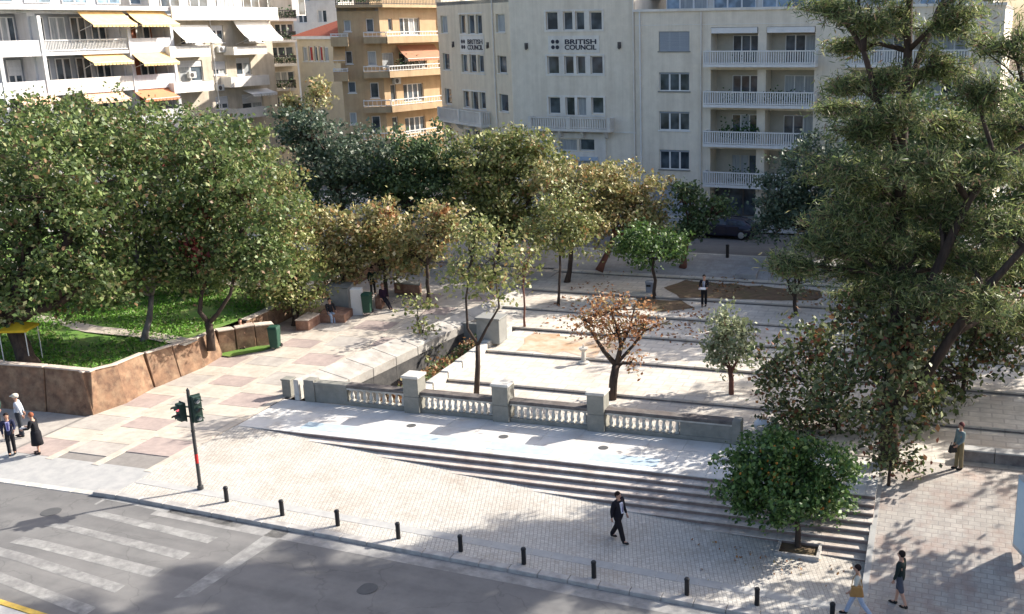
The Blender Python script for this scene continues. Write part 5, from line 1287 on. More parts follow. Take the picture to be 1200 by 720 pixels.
def head(px_, dx, dy, z0, n, ang, lit, w=.30, vis=True):
    h = empty('signal_head'); h.parent = tl; h.location = (dx, dy, z0); h.rotation_euler = (0, 0, ang)
    hh = .32*n
    b = MB(); b.box(-w/2, -.12, 0, w/2, .12, hh); b.box(-w/2-.05, .06, -.04, w/2+.05, .09, hh+.04)
    me = b.build('housing', MT['tl_dark'], h, bevel=.02)
    for k in range(n):
        zc = hh-.16-.32*k
        b = MB(); b.tube([(0, -.125, zc), (0, -.15, zc)], [.10, .095], 14); b.build('lens', ml if lit == k else MT['lens_pale' if (vis and k != 1) else 'lens_off'], h)
        b = MB(); sg = 10
        for j in range(sg):
            a1, a2 = math.pi*(j/sg), math.pi*((j+1)/sg); r = .115
            b.quad((r*math.cos(a1), -.12, zc+r*math.sin(a1)), (r*math.cos(a2), -.12, zc+r*math.sin(a2)), (r*math.cos(a2), -.32, zc+r*math.sin(a2)-.01), (r*math.cos(a1), -.32, zc+r*math.sin(a1)-.01))
        b.build('visor', MT['tl_dark'], h)
head(0, -.33, -.08, 2.62, 2, rad(-20), 0)
head(0, .30, -.02, 2.62, 3, rad(62), -1)
b = MB(); b.box(-.33, -.03, 2.75, .3, .03, 2.79); b.box(-.33, -.03, 3.1, .3, .03, 3.14); b.build('bracket', MT['tl_dark'], tl)

# ================================================================== PARKED CAR
def car(loc, ang, label):
    r = empty('parked_car', loc, ang); tag(r, label, 'car')
    paint = mat('car_paint', (0.014, 0.016, 0.032), 0.22, (0.016, 0.018, 0.045), 3, spec=.6); dark = mat('car_rubber', (0.02, 0.02, 0.02), .8); gl = glassmat('car_glass', (0.02, 0.03, 0.045), .05)
    alloy = mat('alloy', (0.55, 0.56, 0.58), .3, metal=.6); lampw = mat('car_lamp', (0.5, 0.5, 0.5), .2); lampr = mat('tail_lamp', (0.4, 0.02, 0.02), .3)
    # x forward is -x; profile stations: (x, half width, bottom z, belt z, hood/crown z)
    st = [(-2.30, .70, .38, .60, .66), (-2.18, .80, .26, .72, .78), (-1.75, .87, .20, .82, .90), (-1.1, .89, .20, .88, .98), (-.6, .90, .20, .92, .99), (.6, .90, .20, .95, 1.0), (1.5, .89, .20, .97, 1.02), (1.95, .86, .22, .98, 1.03), (2.2, .80, .28, .92, .96), (2.30, .72, .38, .74, .78)]
    b = MB(); rings = []
    for x, w, z0, z1, z2 in st:
        ring = [(x, -w*.9, z0), (x, -w, z0+.14), (x, -w, (z0+z1)/2+.06), (x, -w*.96, z1), (x, -w*.8, z2), (x, 0, z2+.03), (x, w*.8, z2), (x, w*.96, z1), (x, w, (z0+z1)/2+.06), (x, w, z0+.14), (x, w*.9, z0)]
        rings.append(len(b.v)); b.v += ring
    m_ = 11
    for i in range(len(rings)-1):
        for j in range(m_): b.f.append((rings[i]+j, rings[i]+(j+1) % m_, rings[i+1]+(j+1) % m_, rings[i+1]+j)); b.m.append(0)
    for k in (0, -1): b.f.append(tuple(rings[k]+j for j in range(m_))); b.m.append(0)
    b.build('body', paint, r, smooth=True)
    cab = [(-1.05, .72, .98), (-.35, .66, 1.36), (.2, .65, 1.44), (1.0, .65, 1.43), (1.55, .64, 1.30), (2.0, .66, 1.02)]
    b = MB()
    rr2 = []
    for x, w, z in cab: rr2.append(len(b.v)); b.v += [(x, -.80, .97), (x, -w, z-.05 if z > 1.1 else z), (x, -w*.75, z), (x, w*.75, z), (x, w, z-.05 if z > 1.1 else z), (x, .80, .97)]
    for i in range(len(rr2)-1):
        for j in range(5): b.f.append((rr2[i]+j, rr2[i]+j+1, rr2[i+1]+j+1, rr2[i+1]+j)); b.m.append(0)
    b.build('roof', paint, r, smooth=True)
    for s in (-1, 1):
        for (x0, x1, x2, x3) in ((-.92, -.33, .28, .28), (.36, .36, 1.0, 1.0), (1.08, 1.08, 1.42, 1.78)):
            zt0 = 1.32; b = MB(); y1, y0 = s*.815, s*.70
            b.poly([(x0, y1, 1.0), (x3, y1, 1.0), (x2, y0, zt0-.0), (x1, y0, zt0)]); o = b.build('side_window', gl, r)
            md = o.modifiers.new('t', 'SOLIDIFY'); md.thickness = .02
    b = MB(); b.quad((-1.09, -.66, 1.0), (-1.09, .66, 1.0), (-.40, .60, 1.36), (-.40, -.60, 1.36)); b.build('windscreen', gl, r)
    b = MB(); b.quad((2.03, -.62, 1.04), (2.03, .62, 1.04), (1.60, .58, 1.30), (1.60, -.58, 1.30)); b.build('rear_window', gl, r)
    for x in (-1.42, 1.38):
        for s in (-1, 1):
            b = MB(); b.tube([(x, s*.72, .33), (x, s*.90, .33)], [.33, .33], 20); w_ = b.build('wheel', dark, r)
            b = MB(); b.tube([(x, s*.895, .33), (x, s*.915, .33)], [.225, .20], 18); b.build('rim', alloy, w_)
    for s in (-1, 1):
        b = MB(); b.box(-2.28, s*.62-.14, .60, -2.14, s*.62+.14, .72); b.build('headlight', lampw, r, bevel=.03)
        b = MB(); b.box(2.14, s*.68-.14, .74, 2.27, s*.68+.12, .92); b.build('tail_light', lampr, r, bevel=.02)
        b = MB(); b.box(-.85, s*.98-.09, .98, -.68, s*.98+.09, 1.12); b.build('wing_mirror', paint, r, bevel=.03)
        b = MB(); b.box(-.98, s*.905-.004, .30, .34, s*.905+.004, .93); b.box(.36, s*.907-.004, .30, 1.2, s*.907+.004, .93); dr = b.build('door_pair', paint, r); dr['kind'] = 'stuff'
    return r
cpos = g(848, 279, STREET_Z-.1)
car((cpos.x, cpos.y+.4, STREET_Z-.1), rad(-3), 'dark navy hatchback parked on the shaded back street')

# ================================================================== PEOPLE
def skinmesh(name, V, E_, Rr, m, parent, sub=1):
    me = bpy.data.meshes.new(name); me.from_pydata([tuple(v) for v in V], E_, [])
    bm = bmesh.new(); bm.from_mesh(me); lay = bm.verts.layers.skin.verify()
    bm.verts.ensure_lookup_table()
    for i, v in enumerate(bm.verts):
        r = Rr[i]; v[lay].radius = (r, r) if not isinstance(r, tuple) else r; v[lay].use_root = (i == 0)
    bm.to_mesh(me); bm.free()
    o = bpy.data.objects.new(name, me); COL.objects.link(o)
    o.modifiers.new('s', 'SKIN'); sd = o.modifiers.new('d', 'SUBSURF'); sd.levels = sub; sd.render_levels = sub
    dg = bpy.context.evaluated_depsgraph_get(); dg.update()
    nm = bpy.data.meshes.new_from_object(o.evaluated_get(dg)); bpy.data.objects.remove(o); bpy.data.meshes.remove(me)
    nm.name = name; nm.materials.clear(); nm.materials.append(m); nm.polygons.foreach_set('use_smooth', [True]*len(nm.polygons))
    o = bpy.data.objects.new(name, nm); COL.objects.link(o); o.parent = parent
    return o
SKINM = mat('skin', (0.50, 0.29, 0.20), .6, (0.44, 0.25, 0.18), 8); EYE = mat('eye', (0.03, 0.02, 0.02), .3); LIP = mat('lips', (0.35, 0.12, 0.10), .6)
_cm = {}
def cloth(c):
    k = tuple(c)
    if k not in _cm: _cm[k] = mat('cloth_%d' % len(_cm), c, .9, tuple(x*.75 for x in c), 9)
    return _cm[k]
def person(label, loc, face, h=1.74, legs=((.22, 0), (-.22, .1)), arms=((.15, .2), (-.2, .3)), top=(.1, .1, .1), bottom=(.05, .05, .05), shoe=(.02, .02, .02), hair=(.03, .02, .015),
           long_top=False, skirt=None, shorts=False, shirt=None, cap=None, sleeves=True, longhair=False, lean=0.0, sit=False, wide=1.0, group=None, loose=1.0, bag=None, headturn=0.0):
    """local frame: faces +y, feet on z=0; legs/arms: (swing forward of the thigh/upper arm, bend) in radians, (right, left)"""
    r = empty('person', loc, face); tag(r, label, 'person', group)
    k = h/1.74; hipz = .92*k if not sit else .50*k
    def sw(p, L, a, side=0): return p+Vector((side*L, math.sin(a)*L, -math.cos(a)*L))
    hip = Vector((0, 0, hipz)); ln = lean
    def up(d, f=0): return hip+Vector((0, math.sin(ln)*d+f, math.cos(ln)*d))
    waist, chest, neck, head0, head1 = up(.14*k), up(.36*k), up(.55*k), up(.64*k, .01), up(.74*k, .015)
    V = [hip, waist, chest, neck, head0, head1]; E_ = [(0, 1), (1, 2), (2, 3), (3, 4), (4, 5)]; Rr = [(.13*k*wide, .11*k*wide), (.12*k*wide, .10*k*wide), (.13*k*wide, .105*k*wide), .055*k, .078*k, .085*k]
    L_ = []; A_ = []
    for i, s in enumerate((1, -1)):
        a, bnd = legs[i]; hp = hip+Vector((s*.09*k, 0, -.04*k)); kn = sw(hp, .42*k, a); an = sw(kn, .42*k, a-bnd); toe = an+Vector((0, .15*k, -.035*k))
        n0 = len(V); V += [hp, kn, an, toe]; E_ += [(0, n0), (n0, n0+1), (n0+1, n0+2), (n0+2, n0+3)]; Rr += [.088*k*wide, .058*k, .040*k, .034*k]; L_.append((hp, kn, an, toe))
    for i, s in enumerate((1, -1)):
        a, bnd = arms[i][:2]; sh = chest+Vector((s*.19*k*wide, 0, .13*k)); el = sh+Vector((s*.04*k, math.sin(a)*.29*k, -math.cos(a)*.29*k)); wr = el+Vector((-s*.01*k*(1+2*abs(bnd)), math.sin(a+bnd)*.25*k, -math.cos(a+bnd)*.25*k))
        d = (wr-el).normalized(); hd = wr+d*.08*k
        n0 = len(V); V += [sh, el, wr, hd]; E_ += [(2, n0), (n0, n0+1), (n0+1, n0+2), (n0+2, n0+3)]; Rr += [.055*k*wide, .040*k, .027*k, .030*k]; A_.append((sh, el, wr, hd, d, s))
    body = skinmesh('body', V, E_, Rr, SKINM, r, 2)
    # face and fingers joined into the body mesh
    b = MB(); hc = (head0+head1)/2+Vector((0, 0, .01)); F_ = Vector((math.sin(headturn), math.cos(headturn), 0)); S_ = Vector((F_.y, -F_.x, 0))
    b.ball(hc, .095*k, 12, 10, sc=(.86, 1.0, 1.22)); b.ball(hc+F_*.10*k+Vector((0, 0, -.005)), .018*k, 6, 5, sc=(.8, 1, 1.4))
    for s in (-1, 1): b.ball(hc+S_*s*.083*k, .022*k, 6, 5, sc=(.5, 1, 1.3))
    for (sh, el, wr, hd, d, s) in A_:
        pr = Vector((1, 0, 0)); side = d.cross(pr).normalized()
        for fi in range(4):
            o0 = hd+side*(fi-1.5)*.019*k; ln_ = (.062, .072, .068, .055)[fi]*k
            b.tube([o0-d*.01, o0+d*ln_*.55+Vector((-s*.006, 0, 0)), o0+d*ln_+Vector((-s*.022, 0, 0))], [.0095*k, .0085*k, .007*k], 5)
        t0 = hd-d*.05*k+side*.028*k; b.tube([t0, t0+side*.025*k+d*.02*k, t0+side*.03*k+d*.05*k], [.011*k, .010*k, .008*k], 5)
    fo = b.build('tmp', SKINM, None, smooth=True)
    bm = bmesh.new(); bm.from_mesh(body.data); bm.from_mesh(fo.data); bm.to_mesh(body.data); bm.free(); bpy.data.objects.remove(fo)
    for s in (-1, 1):
        e = MB(); e.ball(hc+F_*.088*k+S_*s*.032*k+Vector((0, 0, .018*k)), .012*k, 6, 5); e.build('eye', EYE, r)
    e = MB(); e.ball(hc+F_*.090*k+Vector((0, 0, -.045*k)), .02*k, 6, 5, sc=(1.2, .6, .35)); e.build('mouth', LIP, r)
    # hair
    e = MB(); e.ball(hc+Vector((0, 0, .022))-F_*.022*k, .108*k, 12, 8, sc=(.93, 1.02, 1.12))
    keep = [(v) for v in e.v]
    nv = []
    for v in e.v:
        p = Vector(v)-hc; f = p.dot(F_)
        lim = .03*k if f > .02*k else -.05*k
        if p.z < lim: p.z = lim+(p.z-lim)*.12; p.x *= .93; p.y *= .93
        nv.append(tuple(hc+p))
    e.v = nv
    if longhair: e.ball(hc-F_*.06*k+Vector((0, 0, -.10*k)), .085*k, 10, 8, sc=(1.05, .6, 1.5))
    e.build('hair', cloth(hair), r, smooth=True)
    if cap:
        e = MB(); e.ball(hc+Vector((0, 0, .06*k)), .122*k, 12, 8, sc=(1, 1.08, .72)); q = hc+F_*.12*k+Vector((0, 0, .055*k)); e.ball(q, .09*k, 10, 5, sc=(1, .85, .16)); e.build('cap', cloth(cap), r, smooth=True)
    # top
    e_ = .022*k*loose
    hem = up(-.17*k if long_top else -.06*k)
    tv = [hem, waist, chest, up(.50*k)]; te = [(0, 1), (1, 2), (2, 3)]; trr = [(.185*k*wide*min(loose, 1.1), .160*k*wide*min(loose, 1.1)), (.135*k*wide+e_, .11*k*wide+e_), (.14*k*wide+e_, .11*k*wide+e_), .075*k]
    for (sh, el, wr, hd, d, s) in A_:
        n0 = len(tv)
        tv += [sh, el]+([wr-d*.01] if sleeves else []); te += [(2, n0), (n0, n0+1)]+([(n0+1, n0+2)] if sleeves else []); trr += [.068*k*wide+.01*loose, .05*k+.008]+([.040*k] if sleeves else [])
    skinmesh('jacket' if long_top else 'shirt', tv, te, trr, cloth(top), r, 2)
    if shirt:
        e = MB(); fq = .115*k*wide+e_
        p0, p1 = up(.10*k, fq+.012), up(.47*k, fq-.02)
        e.hexa([p0+Vector((-.05, -.03, 0)), p0+Vector((.05, -.03, 0)), p0+Vector((.05, .012, 0)), p0+Vector((-.05, .012, 0)), p1+Vector((-.075, -.05, 0)), p1+Vector((.075, -.05, 0)), p1+Vector((.075, .004, 0)), p1+Vector((-.075, .004, 0))]); e.build('shirt_front', cloth(shirt), r, bevel=.01)
        e = MB(); e.hexa([p0+Vector((-.02, .0, .05)), p0+Vector((.02, .0, .05)), p0+Vector((.02, .022, .05)), p0+Vector((-.02, .022, .05)), p1+Vector((-.015, -.02, -.02)), p1+Vector((.015, -.02, -.02)), p1+Vector((.015, .012, -.02)), p1+Vector((-.015, .012, -.02))]); e.build('tie', cloth((.05, .05, .22)), r)
    # bottom
    if skirt:
        e = MB(); hh = skirt*k; w_ = .17*k*wide
        e.tube([up(.06*k), hip-Vector((0, 0, .05)), hip-Vector((0, 0, hh*.6)), hip-Vector((0, 0, hh))], [w_*.85, w_*1.05, w_*1.12, w_*1.22], 14); e.build('skirt', cloth(bottom), r, smooth=True)
    else:
        bv = [up(.20*k), hip+Vector((0, 0, -.02*k))]; be = [(0, 1)]; brr = [(.142*k*wide, .122*k*wide), (.175*k*wide, .150*k*wide)]
        for (hp, kn, an, toe) in L_:
            n0 = len(bv); end = kn+(an-kn)*.08 if shorts else an+(an-kn)*.10
            if shorts: bv += [hp, end]; be += [(1, n0), (n0, n0+1)]; brr += [.10*k*wide*loose, .088*k*loose]
            else: bv += [hp, kn, end]; be += [(1, n0), (n0, n0+1), (n0+1, n0+2)]; brr += [.112*k*wide, .080*k*loose, .070*k*loose]
        skinmesh('shorts' if shorts else 'trousers', bv, be, brr, cloth(bottom), r, 2)
    for (hp, kn, an, toe) in L_:
        e = MB(); d = (toe-an); e.ball(an+Vector((0, .01, -.03*k)), .062*k, 8, 6, sc=(.85, 1.1, 1.1)); e.ball(an+Vector((0, .10*k, -.045*k)), .070*k, 8, 6, sc=(.75, 1.75, .65)); e.build('shoe', cloth(shoe), r, smooth=True)
    # settle lowest foot on the ground
    low = min(min((v.co.z for v in c.data.vertices), default=9) for c in r.children if c.name.startswith('shoe'))
    if not sit:
        for c in r.children: c.location.z -= low
    r['low'] = low; del r['low']
    return r, dict(A=A_, up=up, hip=hip, low=low, k=k)
def bag(p, label, m, size, off, straps=None, name='shoulder_bag', rz=0):
    """a carried bag is a thing of its own"""
    loc = p.matrix_world @ Vector(off) if False else Vector(p.location)+Matrix.Rotation(p.rotation_euler.z, 3, 'Z') @ Vector(off)
    o = MB(); sx, sy, sz = size; o.hexa([(-sx/2, -sy/2, 0), (sx/2, -sy/2, 0), (sx/2, sy/2, 0), (-sx/2, sy/2, 0), (-sx*.4, -sy*.35, sz), (sx*.4, -sy*.35, sz), (sx*.4, sy*.35, sz), (-sx*.4, sy*.35, sz)])
    rt = empty(name, loc, p.rotation_euler.z+rz); tag(rt, label, 'bag')
    o.build('bag_body', m, rt, bevel=.03)
    if straps:
        s = MB(); s.tube([Vector(q) for q in straps], [.014]*len(straps), 5); s.build('strap', m, rt)
    return rt
CAMD = math.atan2(0, 0)
def face_to(dx, dy): return math.atan2(-dx, dy)
# man in the dark suit, walks to the right (toward +x, slightly to camera)
q = g(725, 634, lambda x, y: zs(x)); person('man in a dark suit with white shirt striding to the right across the cobbles', (q.x, q.y, q.z), face_to(1, -.3), 1.76, legs=((.36, .1), (-.30, .22)), arms=((-.25, .25), (.15, .35)), top=(.012, .010, .016), bottom=(.014, .011, .014), shirt=(.75, .75, .85), long_top=True, wide=1.22, loose=1.15, hair=(.025, .012, .01))
# group at the left
q = g(26, 512, 0); person('man in white cap and pale shirt, hands behind back, standing by the terracotta wall', (q.x, q.y, q.z), face_to(-.7, -.6), 1.78, legs=((.05, .02), (-.05, .02)), arms=((-.35, .1), (-.35, .1)), top=(.50, .54, .60), bottom=(.035, .04, .05), cap=(.70, .65, .52), hair=(.3, .3, .3), wide=1.1)
q = g(15, 533, 0); person('dark-haired woman in navy jacket and dark trousers, left of the woman in black', (q.x, q.y, q.z), face_to(.6, -.6), 1.66, legs=((.10, .05), (-.08, .04)), arms=((.1, .2), (.35, .9)), top=(.022, .026, .06), bottom=(.018, .018, .022), longhair=True, hair=(.02, .012, .01), shirt=(.35, .35, .6), long_top=True)
q = g(46, 532, 0); person('woman in a long black dress with reddish hair reading a paper, at far left', (q.x, q.y, q.z), face_to(-.9, -.35), 1.66, legs=((.06, .02), (-.06, .02)), arms=((.35, 1.0), (.3, 1.1)), top=(.010, .010, .014), bottom=(.010, .010, .014), skirt=.56, hair=(.30, .10, .05), long_top=True, lean=.12, wide=1.1)
pb = MB(); pb.box(-.12, -.09, -.004, .12, .09, .004); fq_ = face_to(-.9, -.35); fo_ = Matrix.Rotation(fq_, 3, 'Z') @ Vector((0, .44, 1.08)); o = pb.build('paper_sheet', MT['trim']); o.location = (q.x+fo_.x, q.y+fo_.y, q.z+fo_.z); o.rotation_euler = (rad(20), 0, fq_); tag(o, 'white paper held by the woman in the black dress', 'paper')
q = g(-2, 505, 0); person('person in dark green cut by the left edge of the frame', (q.x, q.y, q.z), face_to(.2, -.9), 1.72, legs=((.05, .02), (-.05, .02)), top=(.03, .06, .05), bottom=(.02, .02, .025), hair=(.05, .03, .02))
# man standing at the back of the square
q = g(825, 356, .75); person('man in black reading papers, standing alone at the back of the square', (q.x, q.y, .75 if q.y > 18.6 else .6), face_to(.1, -1), 1.75, legs=((.06, .02), (-.04, .02)), arms=((.3, 1.1), (.3, 1.1)), top=(.015, .015, .02), bottom=(.012, .012, .015), shirt=(.6, .6, .6), long_top=True)
fo_ = Vector((q.x, q.y-.42, .60+1.12)); pb = MB(); pb.box(-.2, -.1, -.004, .2, .1, .004); o = pb.build('paper_sheet', MT['trim']); o.location = fo_; o.rotation_euler = (rad(25), 0, 0); tag(o, 'white papers held by the man in black at the back of the square', 'paper')
# couple bottom right
q = g(1004, 722, lambda x, y: zright(x, y)); w1, i1 = person('woman in white top and light jeans striding left with a tan shoulder bag', (q.x, q.y, zright(q.x, q.y)), face_to(-1, -.15), 1.68, legs=((.42, .05), (-.34, .3)), arms=((-.2, .3), (.25, .5)), top=(.62, .58, .48), bottom=(.40, .46, .58), hair=(.02, .01, .01), sleeves=False, lean=.06)
bag(w1, 'tan leather shoulder bag carried by the woman in light jeans', mat('tan_leather', (.42, .22, .07), .6), (.16, .42, .34), (-.24, .05, .78), [(0, -.16, .3), (.06, -.12, .5), (.20, 0, .66), (.10, .12, .5), (0, .16, .3)])
q = g(1053, 711, lambda x, y: zright(x, y)); w2, i2 = person('man in dark jacket and grey shorts walking beside the woman with the tan bag', (q.x, q.y, zright(q.x, q.y)), face_to(-.95, .25), 1.80, legs=((.16, .03), (-.22, .15)), arms=((-.1, .15), (.1, .25)), top=(.018, .030, .028), bottom=(.09, .095, .12), shorts=True, hair=(.02, .012, .01), long_top=True, wide=1.08)
# man with dark bag, right edge
q = g(1123, 550, lambda x, y: zright(x, y)); w3, i3 = person('man in grey-green jacket and khaki trousers standing on the path at right', (q.x, q.y, zright(q.x, q.y)), face_to(-.8, -.5), 1.76, legs=((.06, .02), (-.05, .02)), arms=((.05, .3), (.15, .8)), top=(.20, .27, .28), bottom=(.22, .18, .10), hair=(.12, .04, .04), long_top=True)
bag(w3, 'black bag held by the man in khaki trousers', MT['black'], (.16, .34, .28), (-.05, .32, .72), [(0, -.1, .28), (0, -.06, .4), (0, .06, .4), (0, .1, .28)], name='hand_bag')
# upper left path
q = g(388, 376, .4); st1, _ = person('seated person in dark top and pale blue jeans on the low brick-red wall', (q.x, q.y, .38), face_to(.7, -.6), 1.70, legs=((1.45, 1.4), (1.35, 1.3)), arms=((.5, .6), (.5, .7)), top=(.02, .02, .025), bottom=(.36, .44, .56), sit=True)
q = g(450, 358, .62); person('person in dark clothes leaning back with legs outstretched beside the green bin', (q.x, q.y, .60), face_to(.9, -.4), 1.72, legs=((1.15, .4), (.95, .3)), arms=((.1, .4), (.1, .5)), top=(.03, .012, .03), bottom=(.02, .018, .025), sit=True, hair=(.25, .12, .08), lean=-.05)
q = g(437, 350, .62); person('person in a dark green coat standing behind the green bin', (q.x-.3, q.y+.6, .62), face_to(.4, -.8), 1.70, top=(.02, .045, .03), bottom=(.02, .02, .02), long_top=True)
q = g(284, 402, .4); person('person in brown sitting on the end of the terracotta wall', (q.x, q.y, .42), face_to(.6, -.8), 1.68, legs=((1.2, 1.2), (1.2, 1.1)), arms=((.5, .8), (.5, .8)), top=(.16, .08, .05), bottom=(.45, .38, .30), sit=True)

# ================================================================== SMALL THINGS
def litter_bin(x, y, z, label, m, w=.5, h=1.05):
    q = g(x, y, z); r = empty('litter_bin', (q.x, q.y, z), rad(12)); tag(r, label, 'litter bin')
    b = MB(); b.hexa([(-w*.42, -w*.42, .05), (w*.42, -w*.42, .05), (w*.42, w*.42, .05), (-w*.42, w*.42, .05), (-w/2, -w/2, h), (w/2, -w/2, h), (w/2, w/2, h), (-w/2, w/2, h)]); b.build('bin_body', m, r, bevel=.03)
    b = MB(); b.hexa([(-w*.53, -w*.55, h), (w*.53, -w*.55, h), (w*.53, w*.53, h), (-w*.53, w*.53, h), (-w*.45, -w*.4, h+.1), (w*.45, -w*.4, h+.1), (w*.45, w*.45, h+.12), (-w*.45, w*.45, h+.12)]); b.build('lid', m, r, bevel=.02)
    for s in (-1, 1): b = MB(); b.tube([(s*w*.36, w*.45, .1), (s*w*.5, w*.45, .1)], [.1, .1], 10); b.build('wheel', MT['black'], r)
binm = mat('bin_green', (.02, .07, .045), .5); litter_bin(323, 408, .25, 'dark green wheeled bin at the end of the terracotta wall', binm)
litter_bin(431, 367, .58, 'dark green wheeled bin beside the people at the upper end of the path', binm)
# low brick-red walls with pale tops by the path and the grey slab kiosk
def block(name, cat, label, pts, z0, h, m, capm=None, cap=.06):
    P = [g(x, y, z0) for x, y in pts]; c = sum(P, Vector())/len(P); r = empty(name, (c.x, c.y, z0)); tag(r, label, cat)
    L = [(p.x-c.x, p.y-c.y) for p in P]
    b = MB(); b.prism(L, -.2, h); b.build('wall_block', m, r, bevel=.02)
    if capm: b = MB(); b.prism([(x*1.03, y*1.03) for x, y in L], h+.002, h+cap); b.build('coping_stone', capm, r, bevel=.01)
    return r
brickred = mat('brick_red_render', (.28, .15, .10), .85, (.17, .09, .065), 3, bump=.3, stain=(.5, .34, .25), stain_scale=2)
block('low_wall', 'low wall', 'low brick-red wall with pale top nearest the green verge', [(347, 388), (362, 388), (376, 380), (362, 378)], .3, .55, brickred, MT['coping'])
block('low_wall', 'low wall', 'low brick-red wall the seated person in blue jeans is on', [(374, 378), (404, 378), (414, 370), (384, 366)], .4, .42, brickred)
block('low_wall', 'low wall', 'yellowish low wall behind the seated person in blue jeans', [(351, 372), (384, 368), (388, 360), (354, 364)], .5, .5, MT['stucco_orange'], MT['coping'])
kq = block('kiosk_box', 'utility box', 'grey slab-sided utility box with white end panel on the upper path', [(384, 360), (409, 362), (416, 355), (391, 352)], .62, 1.15, MT['slabband'], MT['concrete'])
block('notice_stand', 'notice board', 'white framed notice stand between the grey box and the green bin', [(412, 366), (425, 366), (427, 363), (414, 363)], .6, 1.3, MT['trim'])
block('stone_stump', 'stone', 'low dark block seat under the leaning person', [(440, 359), (447, 360), (451, 355), (444, 354)], .62, .5, brickred)
q = g(455, 338, 1.0)
block('wood_bench', 'bench', 'long brown low bench behind the walking pair, at the top of the path', [(462, 340), (492, 343), (494, 338), (464, 335)], .85, .4, brickred, MT['concrete'])
# yellow parasol in the garden
q = g(28, 424, GZ); r = empty('parasol', (q.x, q.y, zgar(q.x, q.y)), rad(20)); tag(r, 'square yellow parasol on thin white poles in front of the thick trunk, far left', 'parasol')
ym = mat('yellow_cloth', (.75, .50, .03), .8); b = MB(); w = .62; apex = (0, 0, 1.95)
for (a, c) in (((-w, -w), (w, -w)), ((w, -w), (w, w)), ((w, w), (-w, w)), ((-w, w), (-w, -w))):
    b.poly([(a[0], a[1], 1.66), (c[0], c[1], 1.66), apex]); b.quad((a[0], a[1], 1.55), (c[0], c[1], 1.55), (c[0], c[1], 1.66), (a[0], a[1], 1.66))
b.build('canopy', ym, r)
for x, y in ((-.56, -.56), (.56, -.56), (.56, .56), (-.56, .56)): b = MB(); b.tube([(x, y, -.1), (x, y, 1.62)], [.022, .022], 6); b.build('pole', MT['trim'], r)
# drinking fountain on the brown stain
q = g(684, 426, .15); r = empty('drinking_fountain', (q.x, q.y, .15)); tag(r, 'small white drinking fountain on the brown-stained patch of the square', 'fountain')
b = MB(); b.lathe([(.28, 0), (.28, .08), (.12, .12), (.09, .6), (.2, .7), (.24, .78), (.18, .79), (0, .74)], seg=12); b.build('basin', MT['whitestone'], r, smooth=False)
b = MB(); b.lathe([(.04, .74), (.03, .95), (0, .97)], seg=8); b.build('spout', MT['whitestone'], r)
# grey bin/backpack under dark round tree
q = g(768, 343, .6); r = empty('litter_bin', (q.x-.2, q.y-.5, .6)); tag(r, 'pale blue-grey litter bin in front of the dark round tree', 'litter bin')
b = MB(); b.lathe([(.22, .02), (.26, .7), (.28, .72), (.28, .78), (.24, .80), (0, .82)], seg=14); b.build('bin_body', mat('bin_blue', (.25, .28, .34), .6), r)
b = MB(); b.box(-.13, -.30, .52, .13, -.24, .64); b.build('bin_mouth', MT['black'], r)
# white bag at the right end of the balustrade
q = g(893, 506, 0); r = empty('rubbish_bag', (q.x, q.y, 0)); tag(r, 'rounded white rubbish bag with yellow top, right of the balustrade end', 'bag')
b = MB(); b.ball((0, 0, .28), .32, 12, 9, sc=(1.1, .9, .9)); b.ball((.3, .05, .2), .22, 10, 7); b.build('bag_body', MT['white_canvas'], r, smooth=True); b = MB(); b.ball((.02, 0, .58), .13, 8, 6, sc=(1.2, .8, .6)); b.build('bag_knot', MT['tan_canvas'], r, smooth=True)
# grey ramp cover on the back pavement
q0, q1 = g(862, 322, 1.3), g(890, 322, 1.3)
block('pavement_cover', 'cover', 'dark grey sloping access cover on the back pavement', [(861, 324), (886, 325), (892, 315), (870, 314)], 1.05, .16, MT['roof_grey'])
# pale blue panel cut by the right edge
q = g(1190, 660, lambda x, y: zright(x, y)); r = empty('advertising_panel', (q.x+.25, q.y, zright(q.x, q.y)), rad(-68)); tag(r, 'tall pale blue glass advertising panel cut by the right edge of the frame', 'advertising panel')
b = MB(); b.box(-.7, -.09, .25, .7, .09, 2.75); b.box(-.1, -.06, -.05, .1, .06, .25); fr = b.build('panel_frame', MT['tl_grey'], r, bevel=.02)
b = MB(); b.box(-.62, -.10, .4, .62, -.094, 2.65); b.box(-.62, .094, .4, .62, .10, 2.65); b.build('panel_glass', mat('panel_blue', (.45, .62, .70), .15, (.38, .55, .66), 1), r)
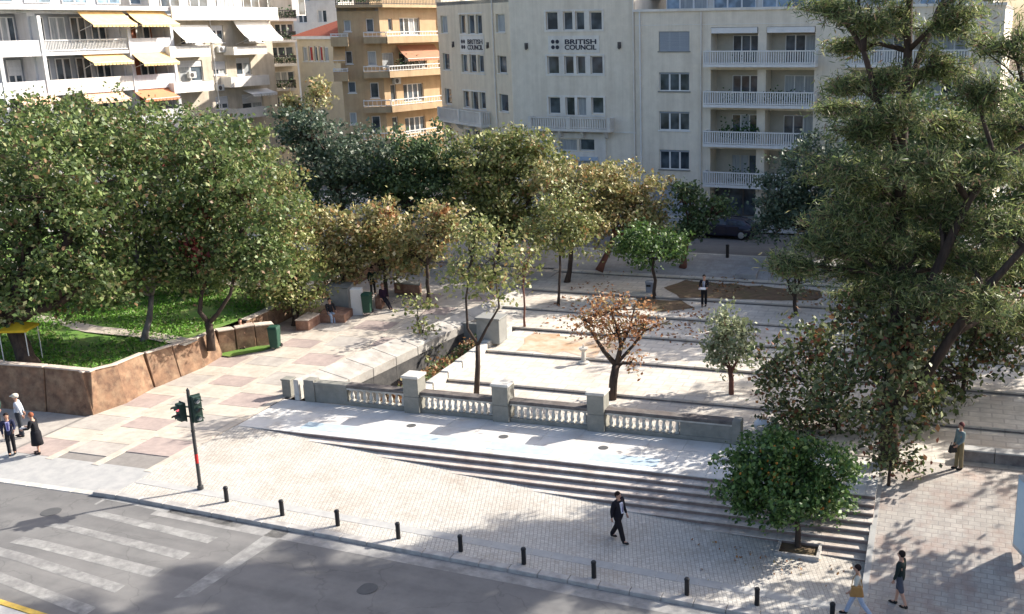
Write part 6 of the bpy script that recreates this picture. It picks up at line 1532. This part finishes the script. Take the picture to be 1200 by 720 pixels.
# ferns and reddish climbers in the sunken court, and grass blades in the garden
P = []
for (x, y, z) in [(-1.55, 1.4+i*.8, .02) for i in range(12)]: P.append(np.array((x, y, z))+RNG.normal(0, 1, (130, 3))*np.array((.33, .33, .14)))
o = leafmesh('court_plants', np.concatenate(P[::2]), .12, BRN, None); tag(o, 'reddish-brown dry ferns growing along the sunken court', 'plants', kind='stuff')
o = leafmesh('court_ferns', np.concatenate(P[1::2]), .12, GRN, None); tag(o, 'green ferns growing along the sunken court', 'plants', kind='stuff')
n = 40000; X = RNG.uniform(-40, -13.9, n); Y = RNG.uniform(-3.4, 12, n); Z = np.array([zgar(a, c) for a, c in zip(X, Y)])+.05
GB = leafmat('grass_blade', [((.12, .27, .03), .4), ((.17, .34, .05), .25), ((.06, .12, .025), .2), ((.20, .20, .08), .15)])
kp = (np.sin(X*.8+1.3*np.sin(Y*.6))+np.cos(Y*1.1+X*.3)+RNG.normal(0, .5, n)) > -.7; X, Y, Z = X[kp], Y[kp], Z[kp]; n = len(X)
o = leafmesh('grass_blades', np.stack([X, Y, Z], 1), .12, GB, None, elong=3, axis=np.tile([0, 0, 1.], (n, 1)), axis_amt=.35); tag(o, 'bright green lawn grass in the raised garden', 'grass', kind='stuff')
# fallen leaves on the square and steps
n = 2600; X = RNG.uniform(0, 22, n); Y = RNG.uniform(11, 25, n); keep = (np.sin(X*.9)+np.cos(Y*.7+X*.3)+RNG.normal(0, .6, n)) > .4; X, Y = X[keep], Y[keep]
Z = np.array([plaza_z(c) for c in Y])+.02
o = leafmesh('fallen_leaves', np.stack([X, Y, Z], 1), .16, BRN, None, up=3); tag(o, 'fallen brown leaves scattered over the back of the square', 'leaves', kind='stuff')
n = 110; X = RNG.normal(16.6, 1.3, n); Y = RNG.normal(-6.6, .8, n); Z = np.array([zs(a) for a in X])+.03
keep = Y < YT-8*TREAD-.05; o = leafmesh('fallen_leaves', np.stack([X, Y, Z], 1)[keep], .09, BRN, None, up=3); tag(o, 'fallen leaves on the cobbles around the orange tree', 'leaves', kind='stuff')
